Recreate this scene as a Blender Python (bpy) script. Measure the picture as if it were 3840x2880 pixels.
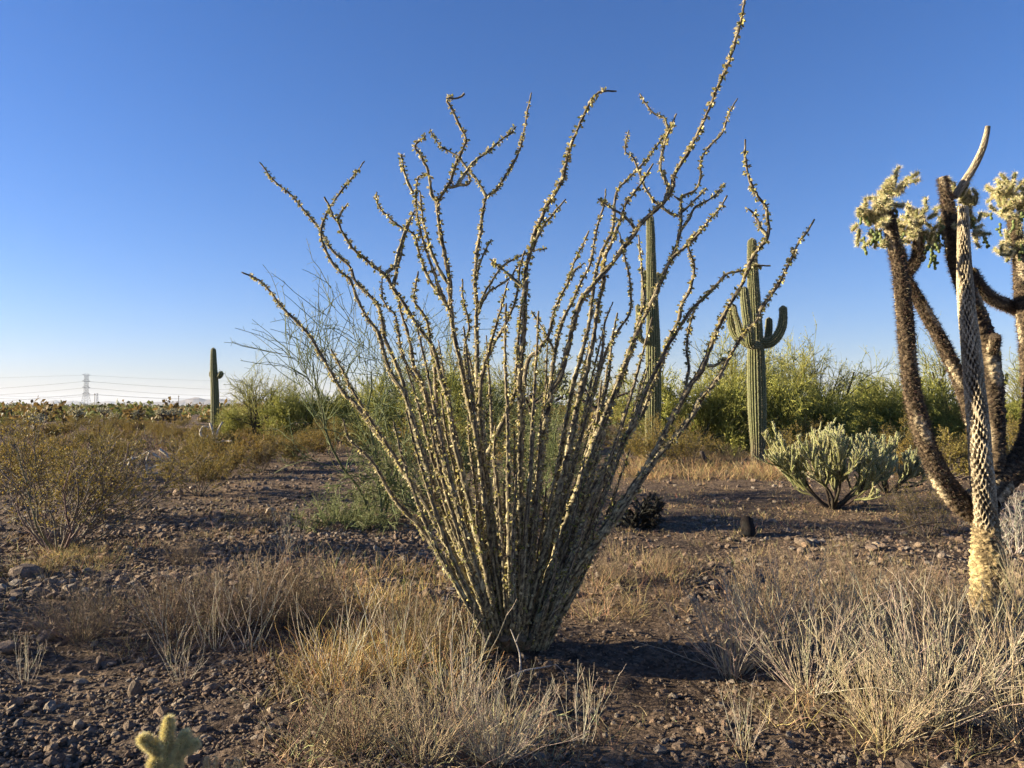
import bpy, math, time
import numpy as np
PI = math.pi
for o in list(bpy.data.objects):
    bpy.data.objects.remove(o)
scn = bpy.context.scene
COL = scn.collection
# ------------------------------------------------------------------ camera
EYE = 1.55
FPX, CX, CY, PITCH = 2800.0, 1920.0, 1440.0, math.atan(85/2800.0)
cd = bpy.data.cameras.new('camera')
cam = bpy.data.objects.new('camera', cd); COL.objects.link(cam)
cam.location = (0, 0, EYE)
cam.rotation_euler = (PI/2 + PITCH, 0, 0)
cd.sensor_width = 36.0
cd.lens = 36.0*FPX/3840.0
cd.clip_start = 0.05
cd.clip_end = 60000
scn.camera = cam
# ------------------------------------------------------------------ sky and sun
SUN_EL, SUN_AZ = math.radians(14.0), math.radians(-86.0)      # azimuth measured from +Y (view axis), negative = left
sun_dir = np.array([math.sin(SUN_AZ)*math.cos(SUN_EL), math.cos(SUN_AZ)*math.cos(SUN_EL), math.sin(SUN_EL)])
world = bpy.data.worlds.new('World'); scn.world = world
world.use_nodes = True
wt = world.node_tree; wt.nodes.clear()
sky = wt.nodes.new('ShaderNodeTexSky'); sky.sky_type = 'NISHITA'
sky.sun_disc = False
sky.sun_elevation = SUN_EL
sky.sun_rotation = SUN_AZ
sky.altitude = 0; sky.air_density = 1.0; sky.dust_density = 0.5; sky.ozone_density = 4.5
bg = wt.nodes.new('ShaderNodeBackground'); bg.inputs['Strength'].default_value = 0.05
wo = wt.nodes.new('ShaderNodeOutputWorld')
hs = wt.nodes.new('ShaderNodeHueSaturation'); hs.inputs['Saturation'].default_value = 1.15
tn = wt.nodes.new('ShaderNodeVectorMath'); tn.operation = 'MULTIPLY'; tn.inputs[1].default_value = (1.06, 0.93, 1.15)
wt.links.new(sky.outputs[0], hs.inputs['Color']); wt.links.new(hs.outputs[0], tn.inputs[0]); wt.links.new(tn.outputs[0], bg.inputs[0]); wt.links.new(bg.outputs[0], wo.inputs[0])
sl = bpy.data.lights.new('sun', 'SUN'); sl.energy = 5.0; sl.angle = math.radians(0.53); sl.color = (1.0, 0.86, 0.62)
sun = bpy.data.objects.new('sun', sl); COL.objects.link(sun)
from mathutils import Vector
sun.rotation_euler = Vector(sun_dir).to_track_quat('Z', 'Y').to_euler()
sun.location = (-30, 0, 20)
vs = scn.view_settings
vs.view_transform = 'Standard'; vs.look = 'None'; vs.gamma = 1.0; vs.use_curve_mapping = False
vs.exposure = 1.8
try:
    scn.cycles.max_bounces = 6; scn.cycles.transparent_max_bounces = 8
except Exception: pass
# ------------------------------------------------------------------ pixel <-> world
ct, st_ = math.cos(PITCH), math.sin(PITCH)
def W(px, py, Y):
    """point at forward distance Y seen at photograph pixel px,py (arrays allowed)"""
    px = np.asarray(px, float); py = np.asarray(py, float)
    u = (px-CX)/FPX; v = (CY-py)/FPX
    dy = ct - v*st_; dz = st_ + v*ct
    t = Y/dy
    return np.stack(np.broadcast_arrays(u*t, Y*np.ones_like(u), EYE + dz*t), -1)
def gh(x, y):
    x = np.asarray(x, float); y = np.asarray(y, float)
    h = 0.035*np.sin(.83*x+.4)*np.sin(.61*y+1.2) + 0.022*np.sin(2.1*x+.8*y) + 0.014*np.sin(3.9*y-1.7*x+2.) + .009*np.sin(7.1*x+5.3*y)
    r = np.hypot(x, y)
    far = np.clip((r-9)/30, 0, 1)
    h = h + far*(0.10*np.sin(.17*x+.9)*np.sin(.13*y+.2) + .05*np.sin(.41*y+.23*x))
    h = h + 0.05*np.exp(-((x-.05)**2+(y-4.75)**2)/.35)
    return h
def ground(px, py, it=4):
    z = 0.0
    for _ in range(it):
        u = (px-CX)/FPX; v = (CY-py)/FPX
        dz = st_ + v*ct
        t = (z-EYE)/dz
        x, y = u*t, (ct - v*st_)*t
        z = float(gh(x, y))
    return np.array([x, y, z])
# ------------------------------------------------------------------ materials
def new_mat(name):
    m = bpy.data.materials.new(name); m.use_nodes = True
    nt = m.node_tree; nt.nodes.clear()
    return m, nt, nt.nodes, nt.links
def N(nodes, t, **kw):
    n = nodes.new(t)
    for k, v in kw.items():
        if hasattr(n, k): setattr(n, k, v)
        else: n.inputs[k.replace('_', ' ')].default_value = v
    return n
def veg_mat(name, rough=.8, trans=0.0, nscale=60., namt=.45, bump=.0, spec=.15, tint=None):
    """base colour from the vertex attribute 'col' with fine procedural noise"""
    m, nt, nd, lk = new_mat(name)
    out = N(nd, 'ShaderNodeOutputMaterial')
    at = N(nd, 'ShaderNodeAttribute', attribute_name='col')
    tc = N(nd, 'ShaderNodeTexCoord')
    nz = N(nd, 'ShaderNodeTexNoise'); nz.inputs['Scale'].default_value = nscale; nz.inputs['Detail'].default_value = 4
    lk.new(tc.outputs['Object'], nz.inputs['Vector'])
    mr = N(nd, 'ShaderNodeMapRange'); mr.inputs['From Min'].default_value = .3; mr.inputs['From Max'].default_value = .7
    mr.inputs['To Min'].default_value = 1-namt; mr.inputs['To Max'].default_value = 1+namt
    lk.new(nz.outputs['Fac'], mr.inputs['Value'])
    mx = N(nd, 'ShaderNodeVectorMath', operation='SCALE')
    lk.new(at.outputs['Color'], mx.inputs[0]); lk.new(mr.outputs[0], mx.inputs['Scale'])
    pb = N(nd, 'ShaderNodeBsdfPrincipled'); pb.inputs['Roughness'].default_value = rough
    pb.inputs['Specular IOR Level'].default_value = spec
    lk.new(mx.outputs[0], pb.inputs['Base Color'])
    if bump:
        bp = N(nd, 'ShaderNodeBump'); bp.inputs['Strength'].default_value = bump; bp.inputs['Distance'].default_value = .006
        lk.new(nz.outputs['Fac'], bp.inputs['Height']); lk.new(bp.outputs[0], pb.inputs['Normal'])
    if trans:
        tr = N(nd, 'ShaderNodeBsdfTranslucent'); lk.new(mx.outputs[0], tr.inputs['Color'])
        ms = N(nd, 'ShaderNodeMixShader'); ms.inputs[0].default_value = trans
        lk.new(pb.outputs[0], ms.inputs[1]); lk.new(tr.outputs[0], ms.inputs[2]); lk.new(ms.outputs[0], out.inputs[0])
    else:
        lk.new(pb.outputs[0], out.inputs[0])
    return m
M_BARK = veg_mat('bark', .9, 0, 90, .5, .5)
M_LEAF = veg_mat('leaf', .6, .3, 30, .3, 0, .2)
M_TWIG = veg_mat('twig', .85, 0, 40, .35, 0)
M_GRASS = veg_mat('dry_grass', .7, .15, 12, .35, 0)
M_SPINE = veg_mat('spine', .5, .2, 40, .2, 0, .3)
M_CACTUS = veg_mat('cactus_skin', .6, 0, 25, .3, .25, .25)
M_METAL = veg_mat('galvanised_steel', .6, 0, 1, .1, 0, .3)
# ------------------------------------------------------------------ mesh builder
class MB:
    def __init__(s): s.V=[]; s.C=[]; s.Q=[]; s.T=[]; s.n=0
    def add(s, v, q=None, t=None, c=(.5,.5,.5)):
        v = np.asarray(v, np.float32).reshape(-1, 3)
        c = np.asarray(c, np.float32)
        if c.ndim == 1: c = np.broadcast_to(c, (len(v), 3))
        s.V.append(v); s.C.append(c)
        if q is not None and len(q): s.Q.append(np.asarray(q, np.int64)+s.n)
        if t is not None and len(t): s.T.append(np.asarray(t, np.int64)+s.n)
        s.n += len(v)
    def build(s, name, mat, parent=None, loc=(0,0,0), smooth=True, link=True):
        loc = np.asarray(loc, np.float32)
        V = (np.concatenate(s.V) if s.V else np.zeros((0,3), np.float32)) - loc
        C = np.concatenate(s.C) if s.C else np.zeros((0,3))
        Q = np.concatenate(s.Q) if s.Q else np.zeros((0,4), np.int64)
        T = np.concatenate(s.T) if s.T else np.zeros((0,3), np.int64)
        me = bpy.data.meshes.new(name)
        me.vertices.add(len(V)); me.vertices.foreach_set('co', V.astype(np.float32).ravel())
        nl = Q.size + T.size; nf = len(Q)+len(T)
        me.loops.add(nl); me.loops.foreach_set('vertex_index', np.concatenate([Q.ravel(), T.ravel()]).astype(np.int32))
        me.polygons.add(nf)
        ls = np.concatenate([np.arange(len(Q))*4, len(Q)*4+np.arange(len(T))*3]).astype(np.int32)
        me.polygons.foreach_set('loop_start', ls)
        me.polygons.foreach_set('use_smooth', np.full(nf, smooth))
        at = me.attributes.new('col', 'FLOAT_COLOR', 'POINT')
        at.data.foreach_set('color', np.concatenate([C, np.ones((len(C),1))], 1).astype(np.float32).ravel())
        me.update(calc_edges=True)
        if mat: me.materials.append(mat)
        o = bpy.data.objects.new(name, me)
        if link: COL.objects.link(o)
        if parent is not None: o.parent = parent
        else: o.location = [float(a) for a in loc]
        return o
def thing(name, label=None, cat=None, loc=(0,0,0), rz=0, group=None, scale=1):
    o = bpy.data.objects.new(name, None); COL.objects.link(o)
    o.empty_display_size = .1
    o.location = [float(a) for a in loc]; o.rotation_euler = (0,0,rz); o.scale = (scale,)*3
    tag(o, label, cat, group)
    return o
def tag(o, label=None, cat=None, group=None, kind=None):
    if label: o['label'] = label
    if cat: o['category'] = cat
    if group: o['group'] = group
    if kind: o['kind'] = kind
    return o
KIDS = {}
def kid(p, c):
    KIDS.setdefault(p.name, []).append(c); return c
def dup(root, loc, rz=0, scale=1, label=None, cat=None, group=None):
    r = root.copy(); COL.objects.link(r)
    r.location = [float(a) for a in loc]; r.rotation_euler = (0,0,rz); r.scale = (scale,)*3 if not hasattr(scale,'__len__') else scale
    tag(r, label, cat, group)
    for ch in [o for o in root.children]:
        c = ch.copy(); COL.objects.link(c); c.parent = r
        for g in ch.children:
            d = g.copy(); COL.objects.link(d); d.parent = c
    return r
def unit(a):
    return a/np.maximum(np.linalg.norm(a, axis=-1, keepdims=True), 1e-9)
def jit(c, n, amt, rng, mono=.7):
    """n colour variations of c"""
    c = np.asarray(c, float)
    k = rng.normal(0, amt*mono, (n,1)) + rng.normal(0, amt*(1-mono), (n,3))
    return np.clip(c*(1+k), .003, .95)
def perp(T):
    ref = np.where(np.abs(T[...,2:3]) < .9, np.array([0,0,1.]), np.array([1.,0,0]))
    A = unit(np.cross(T, ref)); return A, np.cross(T, A)
def tubes(mb, P, R, sides, col):
    P = np.asarray(P, float)
    if P.ndim == 2: P = P[None]; R = np.asarray(R)[None]
    Nn, k, _ = P.shape
    T = unit(np.gradient(P, axis=1))
    mean = unit(T.mean(1)); A0, _ = perp(mean)
    A0 = np.repeat(A0[:,None], k, 1)
    B = unit(np.cross(T, A0)); A = np.cross(B, T)
    th = np.arange(sides)/sides*2*PI
    V = P[:,:,None] + R[:,:,None,None]*(A[:,:,None]*np.cos(th)[:,None] + B[:,:,None]*np.sin(th)[:,None])
    idx = np.arange(Nn*k*sides).reshape(Nn, k, sides)
    a = idx[:,:-1]; b = idx[:,1:]
    q = np.stack([a, np.roll(a,-1,2), np.roll(b,-1,2), b], -1).reshape(-1,4)
    col = np.asarray(col, float)
    if col.ndim == 2: col = np.repeat(col, k*sides, 0)
    elif col.ndim == 3: col = np.repeat(col.reshape(-1,3), sides, 0)
    mb.add(V, q, None, col)
def ribbons(mb, P, R, col, rng):
    """flat strips, random facing"""
    Nn, k, _ = P.shape
    T = unit(np.gradient(P, axis=1)); A, B = perp(unit(T.mean(1)))
    f = rng.uniform(0, 2*PI, (Nn,1)); D = A*np.cos(f)+B*np.sin(f)
    V = np.stack([P - R[...,None]*D[:,None], P + R[...,None]*D[:,None]], 2)
    idx = np.arange(Nn*k*2).reshape(Nn,k,2)
    q = np.stack([idx[:,:-1,0], idx[:,:-1,1], idx[:,1:,1], idx[:,1:,0]], -1).reshape(-1,4)
    col = np.asarray(col, float)
    if col.ndim == 2: col = np.repeat(col, k*2, 0)
    elif col.ndim == 3: col = np.repeat(col.reshape(-1,3), 2, 0)
    mb.add(V, q, None, col)
def spikes(mb, pos, d, L, w, col, rng):
    """thin triangles"""
    n = len(pos); A, B = perp(d); f = rng.uniform(0,2*PI,(n,1)); D = A*np.cos(f)+B*np.sin(f)
    L = np.broadcast_to(L, (n,))[:,None]; w = np.broadcast_to(w, (n,))[:,None]
    V = np.stack([pos-D*w, pos+D*w, pos+d*L], 1)
    mb.add(V, None, np.arange(n*3).reshape(n,3), np.repeat(np.broadcast_to(col,(n,3)), 3, 0))
def leaves(mb, pos, d, L, w, col, rng):
    """folded diamond leaves, 2 triangles each"""
    n = len(pos); A, B = perp(d); f = rng.uniform(0,2*PI,(n,1)); D = A*np.cos(f)+B*np.sin(f); Nn = np.cross(d, D)
    L = np.broadcast_to(L, (n,))[:,None]; w = np.broadcast_to(w, (n,))[:,None]
    V = np.stack([pos, pos+d*L*.55-D*w+Nn*w*.3, pos+d*L, pos+d*L*.55+D*w+Nn*w*.3], 1)
    i = np.arange(n)[:,None]*4
    mb.add(V, None, np.concatenate([i+[0,1,2], i+[0,2,3]]), np.repeat(np.broadcast_to(col,(n,3)), 4, 0))
def grow(start, d, L, k, wig, up, rng):
    n = len(start); P = np.zeros((n,k,3)); P[:,0] = start; d = unit(d.copy())
    L = np.broadcast_to(L, (n,))[:,None]
    for i in range(1,k):
        d = unit(d + wig*rng.normal(size=(n,3)) + np.array([0,0,up]))
        P[:,i] = P[:,i-1] + d*L/(k-1)
    return P
def spawn(P, R, M, tmin, tmax, amin, amax, rng, wl=None):
    n, k, _ = P.shape
    if wl is None: wl = np.linalg.norm(P[:,-1]-P[:,0], axis=1)
    idx = rng.choice(n, M, p=wl/wl.sum())
    t = rng.uniform(tmin, tmax, M)*(k-1); i = np.minimum(t.astype(int), k-2); f = (t-i)[:,None]
    pos = P[idx,i]*(1-f)+P[idx,i+1]*f
    T = unit(P[idx,i+1]-P[idx,i]); r = R[idx,i]*(1-f[:,0])+R[idx,i+1]*f[:,0]
    A, B = perp(T); ph = rng.uniform(0,2*PI,(M,1)); a = rng.uniform(amin,amax,(M,1))
    d = T*np.cos(a) + (A*np.cos(ph)+B*np.sin(ph))*np.sin(a)
    return pos, d, r, idx
def lin(r0, r1, k):
    return np.asarray(r0)[...,None]*(1-np.linspace(0,1,k)) + np.asarray(r1)[...,None]*np.linspace(0,1,k)
def resample(pts, step):
    """Catmull-Rom through pts (n,d), resampled to equal steps"""
    p = np.asarray(pts, float)
    if len(p) > 2:
        e = np.concatenate([[2*p[0]-p[1]], p, [2*p[-1]-p[-2]]])
        out = []
        t = np.linspace(0,1,9)[:-1,None]
        for i in range(1, len(e)-2):
            a,b,c,d = e[i-1],e[i],e[i+1],e[i+2]
            out.append(.5*((2*b)+(-a+c)*t+(2*a-5*b+4*c-d)*t**2+(-a+3*b-3*c+d)*t**3))
        p = np.concatenate(out+[p[-1:]])
    s = np.concatenate([[0], np.cumsum(np.linalg.norm(np.diff(p[:,:3],axis=0),axis=1))])
    n = max(3, int(round(s[-1]/step))+1)
    q = np.linspace(0, s[-1], n)
    return np.stack([np.interp(q, s, p[:,j]) for j in range(p.shape[1])], 1)
def sweep(mb, P, R, sides, fr, colf, cap=True):
    """one detailed tube: fr(theta, s) multiplies the radius, colf(theta, s, m) gives colours"""
    P = np.asarray(P, float); n = len(P)
    T = unit(np.gradient(P, axis=0)); A = np.zeros_like(P)
    a = perp(T[:1])[0][0]
    for i in range(n):
        a = a - T[i]*np.dot(a, T[i]); a /= np.linalg.norm(a); A[i] = a
    B = np.cross(T, A)
    s = np.concatenate([[0], np.cumsum(np.linalg.norm(np.diff(P,axis=0),axis=1))])
    th = np.arange(sides)/sides*2*PI
    TH, S = np.meshgrid(th, s)
    Mf = fr(TH, S)
    rr = np.asarray(R)[:,None]*Mf
    V = P[:,None] + rr[...,None]*(A[:,None]*np.cos(TH)[...,None] + B[:,None]*np.sin(TH)[...,None])
    idx = np.arange(n*sides).reshape(n,sides)
    q = np.stack([idx[:-1], np.roll(idx[:-1],-1,1), np.roll(idx[1:],-1,1), idx[1:]], -1).reshape(-1,4)
    C = colf(TH, S, Mf)
    mb.add(V, q, None, C.reshape(-1,3))
    if cap:
        mb.add(np.concatenate([V[-1], P[-1:]+T[-1:]*R[-1]*.3]), None, [[i,(i+1)%sides,sides] for i in range(sides)], C[-1].mean(0))
    return A, B, T, s
# ================================================================== SETTING
rng = np.random.default_rng(7)
def make_ground():
    n = 190; a = 11.5; X = 26000.
    u = np.linspace(-1, 1, 2*n+1); g = X*np.sinh(a*u)/np.sinh(a)
    xx, yy = np.meshgrid(g, g+6.0)
    zz = gh(xx, yy)
    r = np.hypot(xx, yy-6)
    near = np.exp(-(r/14)**2)
    zz = zz + near*rng.normal(0, .006, zz.shape)
    zz = zz - np.clip(r-3000, 0, None)*.0004
    V = np.stack([xx, yy, zz], -1).reshape(-1, 3)
    m = 2*n+1; idx = np.arange(m*m).reshape(m, m)
    q = np.stack([idx[:-1,:-1], idx[:-1,1:], idx[1:,1:], idx[1:,:-1]], -1).reshape(-1, 4)
    mb = MB(); mb.add(V, q, None, (.2,.15,.1))
    m_, nt, nd, lk = new_mat('desert_soil')
    out = N(nd,'ShaderNodeOutputMaterial'); pb = N(nd,'ShaderNodeBsdfPrincipled'); pb.inputs['Roughness'].default_value=.95; pb.inputs['Specular IOR Level'].default_value=.1
    tc = N(nd,'ShaderNodeTexCoord')
    def noise(s, d=5, r=.6):
        z = N(nd,'ShaderNodeTexNoise'); z.inputs['Scale'].default_value=s; z.inputs['Detail'].default_value=d; z.inputs['Roughness'].default_value=r
        lk.new(tc.outputs['Object'], z.inputs['Vector']); return z
    n1, n2, n3 = noise(.45, 4), noise(6, 6, .7), noise(70, 4, .7)
    cr = N(nd,'ShaderNodeValToRGB'); e = cr.color_ramp.elements
    e[0].position=.32; e[0].color=(.085,.062,.045,1); e[1].position=.7; e[1].color=(.205,.155,.11,1)
    el = cr.color_ramp.elements.new(.5); el.color=(.14,.104,.074,1)
    lk.new(n2.outputs['Fac'], cr.inputs['Fac'])
    cr1 = N(nd,'ShaderNodeValToRGB'); e = cr1.color_ramp.elements
    e[0].position=.4; e[0].color=(.75,.72,.72,1); e[1].position=.62; e[1].color=(1.3,1.22,1.1,1)
    lk.new(n1.outputs['Fac'], cr1.inputs['Fac'])
    mul = N(nd,'ShaderNodeVectorMath',operation='MULTIPLY'); lk.new(cr.outputs[0],mul.inputs[0]); lk.new(cr1.outputs[0],mul.inputs[1])
    # pebbly speckle
    vo = N(nd,'ShaderNodeTexVoronoi'); vo.inputs['Scale'].default_value=38; lk.new(tc.outputs['Object'], vo.inputs['Vector'])
    mr = N(nd,'ShaderNodeMapRange'); mr.inputs['From Max'].default_value=1; mr.inputs['To Min'].default_value=.55; mr.inputs['To Max'].default_value=1.55
    sp = N(nd,'ShaderNodeSeparateColor'); lk.new(vo.outputs['Color'], sp.inputs[0]); lk.new(sp.outputs[0], mr.inputs['Value'])
    mul2 = N(nd,'ShaderNodeVectorMath',operation='SCALE'); lk.new(mul.outputs[0],mul2.inputs[0]); lk.new(mr.outputs[0],mul2.inputs['Scale'])
    lk.new(mul2.outputs[0], pb.inputs['Base Color'])
    ad = N(nd,'ShaderNodeMath',operation='ADD'); ml = N(nd,'ShaderNodeMath',operation='MULTIPLY'); ml.inputs[1].default_value=-.9
    lk.new(vo.outputs['Distance'], ml.inputs[0]); lk.new(ml.outputs[0], ad.inputs[0]); lk.new(n3.outputs['Fac'], ad.inputs[1])
    bp = N(nd,'ShaderNodeBump'); bp.inputs['Strength'].default_value=.9; bp.inputs['Distance'].default_value=.02; lk.new(ad.outputs[0],bp.inputs['Height'])
    bp2 = N(nd,'ShaderNodeBump'); bp2.inputs['Strength'].default_value=.8; bp2.inputs['Distance'].default_value=.12; lk.new(n2.outputs['Fac'],bp2.inputs['Height']); lk.new(bp.outputs[0],bp2.inputs['Normal'])
    lk.new(bp2.outputs[0], pb.inputs['Normal']); lk.new(pb.outputs[0], out.inputs[0])
    o = mb.build('ground', m_); tag(o, kind='structure')
    return o
make_ground()
# distant mountains: ridge heights (photo px above horizon) along azimuth
def make_mountains():
    rg = np.random.default_rng(11)
    def ridge(D, prof, base, seed, amp, col):
        px = np.linspace(-900, 4700, 420)
        h = np.interp(px, [p[0] for p in prof], [p[1] for p in prof])
        r2 = np.random.default_rng(seed)
        for f, a in ((.006,1),(.017,.5),(.04,.28),(.09,.15)):
            h = h + amp*a*np.sin(px*f*(1+.1*r2.random())+r2.uniform(0,6))*(.25+h/40)
        h = np.clip(h, 1.5, None)*D/FPX
        rows = []
        for k,(dd,hh) in enumerate(((0,-.02),(.03,.25),(.055,.62),(.075,1.),(.10,.8),(.2,-.02))):
            Y = D*(1+dd)
            off = r2.normal(0, D*.006, px.shape)*(0<k<5)
            x = (px-CX)/FPX*(Y+off); z = h*hh*(1+(.12*np.sin(px*.05+k*2)+.08*np.sin(px*.13+k)) * (k in (1,2,4)))
            rows.append(np.stack([x, Y+off, z - (D-3000)*.0004 + (0 if k in(0,5) else 0)], -1))
        V = np.stack(rows); m, n = V.shape[:2]; idx = np.arange(m*n).reshape(m,n)
        q = np.stack([idx[:-1,:-1], idx[:-1,1:], idx[1:,1:], idx[1:,:-1]], -1).reshape(-1,4)
        mb = MB(); mb.add(V, q, None, col); return mb
    m, nt, nd, lk = new_mat('mountain_rock')
    out = N(nd,'ShaderNodeOutputMaterial'); pb = N(nd,'ShaderNodeBsdfPrincipled'); pb.inputs['Roughness'].default_value=1
    tc = N(nd,'ShaderNodeTexCoord'); z = N(nd,'ShaderNodeTexNoise'); z.inputs['Scale'].default_value=.004; z.inputs['Detail'].default_value=6
    lk.new(tc.outputs['Object'], z.inputs['Vector']); cr = N(nd,'ShaderNodeValToRGB')
    cr.color_ramp.elements[0].color=(.09,.07,.07,1); cr.color_ramp.elements[1].color=(.2,.15,.13,1)
    lk.new(z.outputs['Fac'], cr.inputs['Fac']); lk.new(cr.outputs[0], pb.inputs['Base Color']); lk.new(pb.outputs[0], out.inputs[0])
    a = ridge(9000, [(-900,8),(0,9),(150,10),(330,10),(500,18),(560,20),(640,22),(690,30),(735,42),(775,30),(830,34),(900,22),(1000,20),(1250,15),(1500,12),(2200,8),(4700,10)], 0, 3, 1.6, (.15,.11,.1))
    tag(a.build('mountains', m), kind='structure')
    b = ridge(13000, [(-900,20),(0,14),(120,12),(180,24),(205,31),(240,22),(280,24),(330,14),(400,22),(500,14),(900,18),(1300,10),(4700,10)], 0, 5, 2.2, (.15,.11,.1))
    tag(b.build('far_mountains', m), kind='structure')
make_mountains()
# ------------------------------------------------------------------ haze
HAZE = 4.5e-5
def make_haze():
    mb = MB()
    x0,x1,y0,y1,z0,z1 = -24000,24000,-24000,24000,-30,330
    # stays closed round everything; ground sinks towards the rim
    v = [(x0,y0,z0),(x1,y0,z0),(x1,y1,z0),(x0,y1,z0),(x0,y0,z1),(x1,y0,z1),(x1,y1,z1),(x0,y1,z1)]
    mb.add(v, [[0,3,2,1],[4,5,6,7],[0,1,5,4],[1,2,6,5],[2,3,7,6],[3,0,4,7]])
    m, nt, nd, lk = new_mat('haze_air'); out = N(nd,'ShaderNodeOutputMaterial')
    pv = N(nd,'ShaderNodeVolumePrincipled'); pv.inputs['Density'].default_value = HAZE; pv.inputs['Color'].default_value=(.8,.88,1,1)
    lk.new(pv.outputs[0], out.inputs['Volume'])
    o = mb.build('haze', m, smooth=False); tag(o, 'thin pale desert haze filling the air towards the mountains', 'haze', kind='stuff')
if HAZE: make_haze()
# ------------------------------------------------------------------ stones
def stone_mat():
    m, nt, nd, lk = new_mat('stone')
    out = N(nd,'ShaderNodeOutputMaterial'); pb = N(nd,'ShaderNodeBsdfPrincipled'); pb.inputs['Roughness'].default_value=.9; pb.inputs['Specular IOR Level'].default_value=.2
    oi = N(nd,'ShaderNodeObjectInfo'); cr = N(nd,'ShaderNodeValToRGB'); e = cr.color_ramp.elements
    e[0].color=(.15,.115,.085,1); e[1].color=(.46,.36,.25,1)
    for p, c in ((.3,(.21,.155,.115,1)),(.55,(.27,.195,.135,1)),(.75,(.32,.215,.14,1)),(.88,(.25,.215,.18,1))):
        x = e.new(p); x.color = c
    lk.new(oi.outputs['Random'], cr.inputs['Fac'])
    tc = N(nd,'ShaderNodeTexCoord'); nz = N(nd,'ShaderNodeTexNoise'); nz.inputs['Scale'].default_value=3; nz.inputs['Detail'].default_value=6; nz.inputs['Roughness'].default_value=.7
    lk.new(tc.outputs['Object'], nz.inputs['Vector'])
    mr = N(nd,'ShaderNodeMapRange'); mr.inputs['From Min'].default_value=.3; mr.inputs['From Max'].default_value=.7; mr.inputs['To Min'].default_value=.6; mr.inputs['To Max'].default_value=1.4
    lk.new(nz.outputs['Fac'], mr.inputs['Value'])
    mul = N(nd,'ShaderNodeVectorMath',operation='SCALE'); lk.new(cr.outputs[0],mul.inputs[0]); lk.new(mr.outputs[0],mul.inputs['Scale'])
    lk.new(mul.outputs[0], pb.inputs['Base Color'])
    bp = N(nd,'ShaderNodeBump'); bp.inputs['Strength'].default_value=.7; bp.inputs['Distance'].default_value=.15; lk.new(nz.outputs['Fac'],bp.inputs['Height']); lk.new(bp.outputs[0],pb.inputs['Normal'])
    lk.new(pb.outputs[0], out.inputs[0]); return m
M_STONE = stone_mat()
import bmesh
def stone_mesh(seed, sub=2, rough=.2):
    r = np.random.default_rng(seed)
    bm = bmesh.new(); bmesh.ops.create_icosphere(bm, subdivisions=sub, radius=.5)
    V = np.array([v.co for v in bm.verts])
    for _ in range(7):       # chop flat facets
        d = unit(r.normal(size=3)); c = r.uniform(.27,.42); k = V@d
        V = V - np.maximum(k-c,0)[:,None]*d*.9
    V += r.normal(0, .5*rough*.07, V.shape); V *= [1, r.uniform(.65,.95), r.uniform(.45,.75)]
    for v, p in zip(bm.verts, V): v.co = p
    me = bpy.data.meshes.new('stone'); bm.to_mesh(me); bm.free(); me.materials.append(M_STONE); return me
STONES = [stone_mesh(50+i) for i in range(8)]
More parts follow.
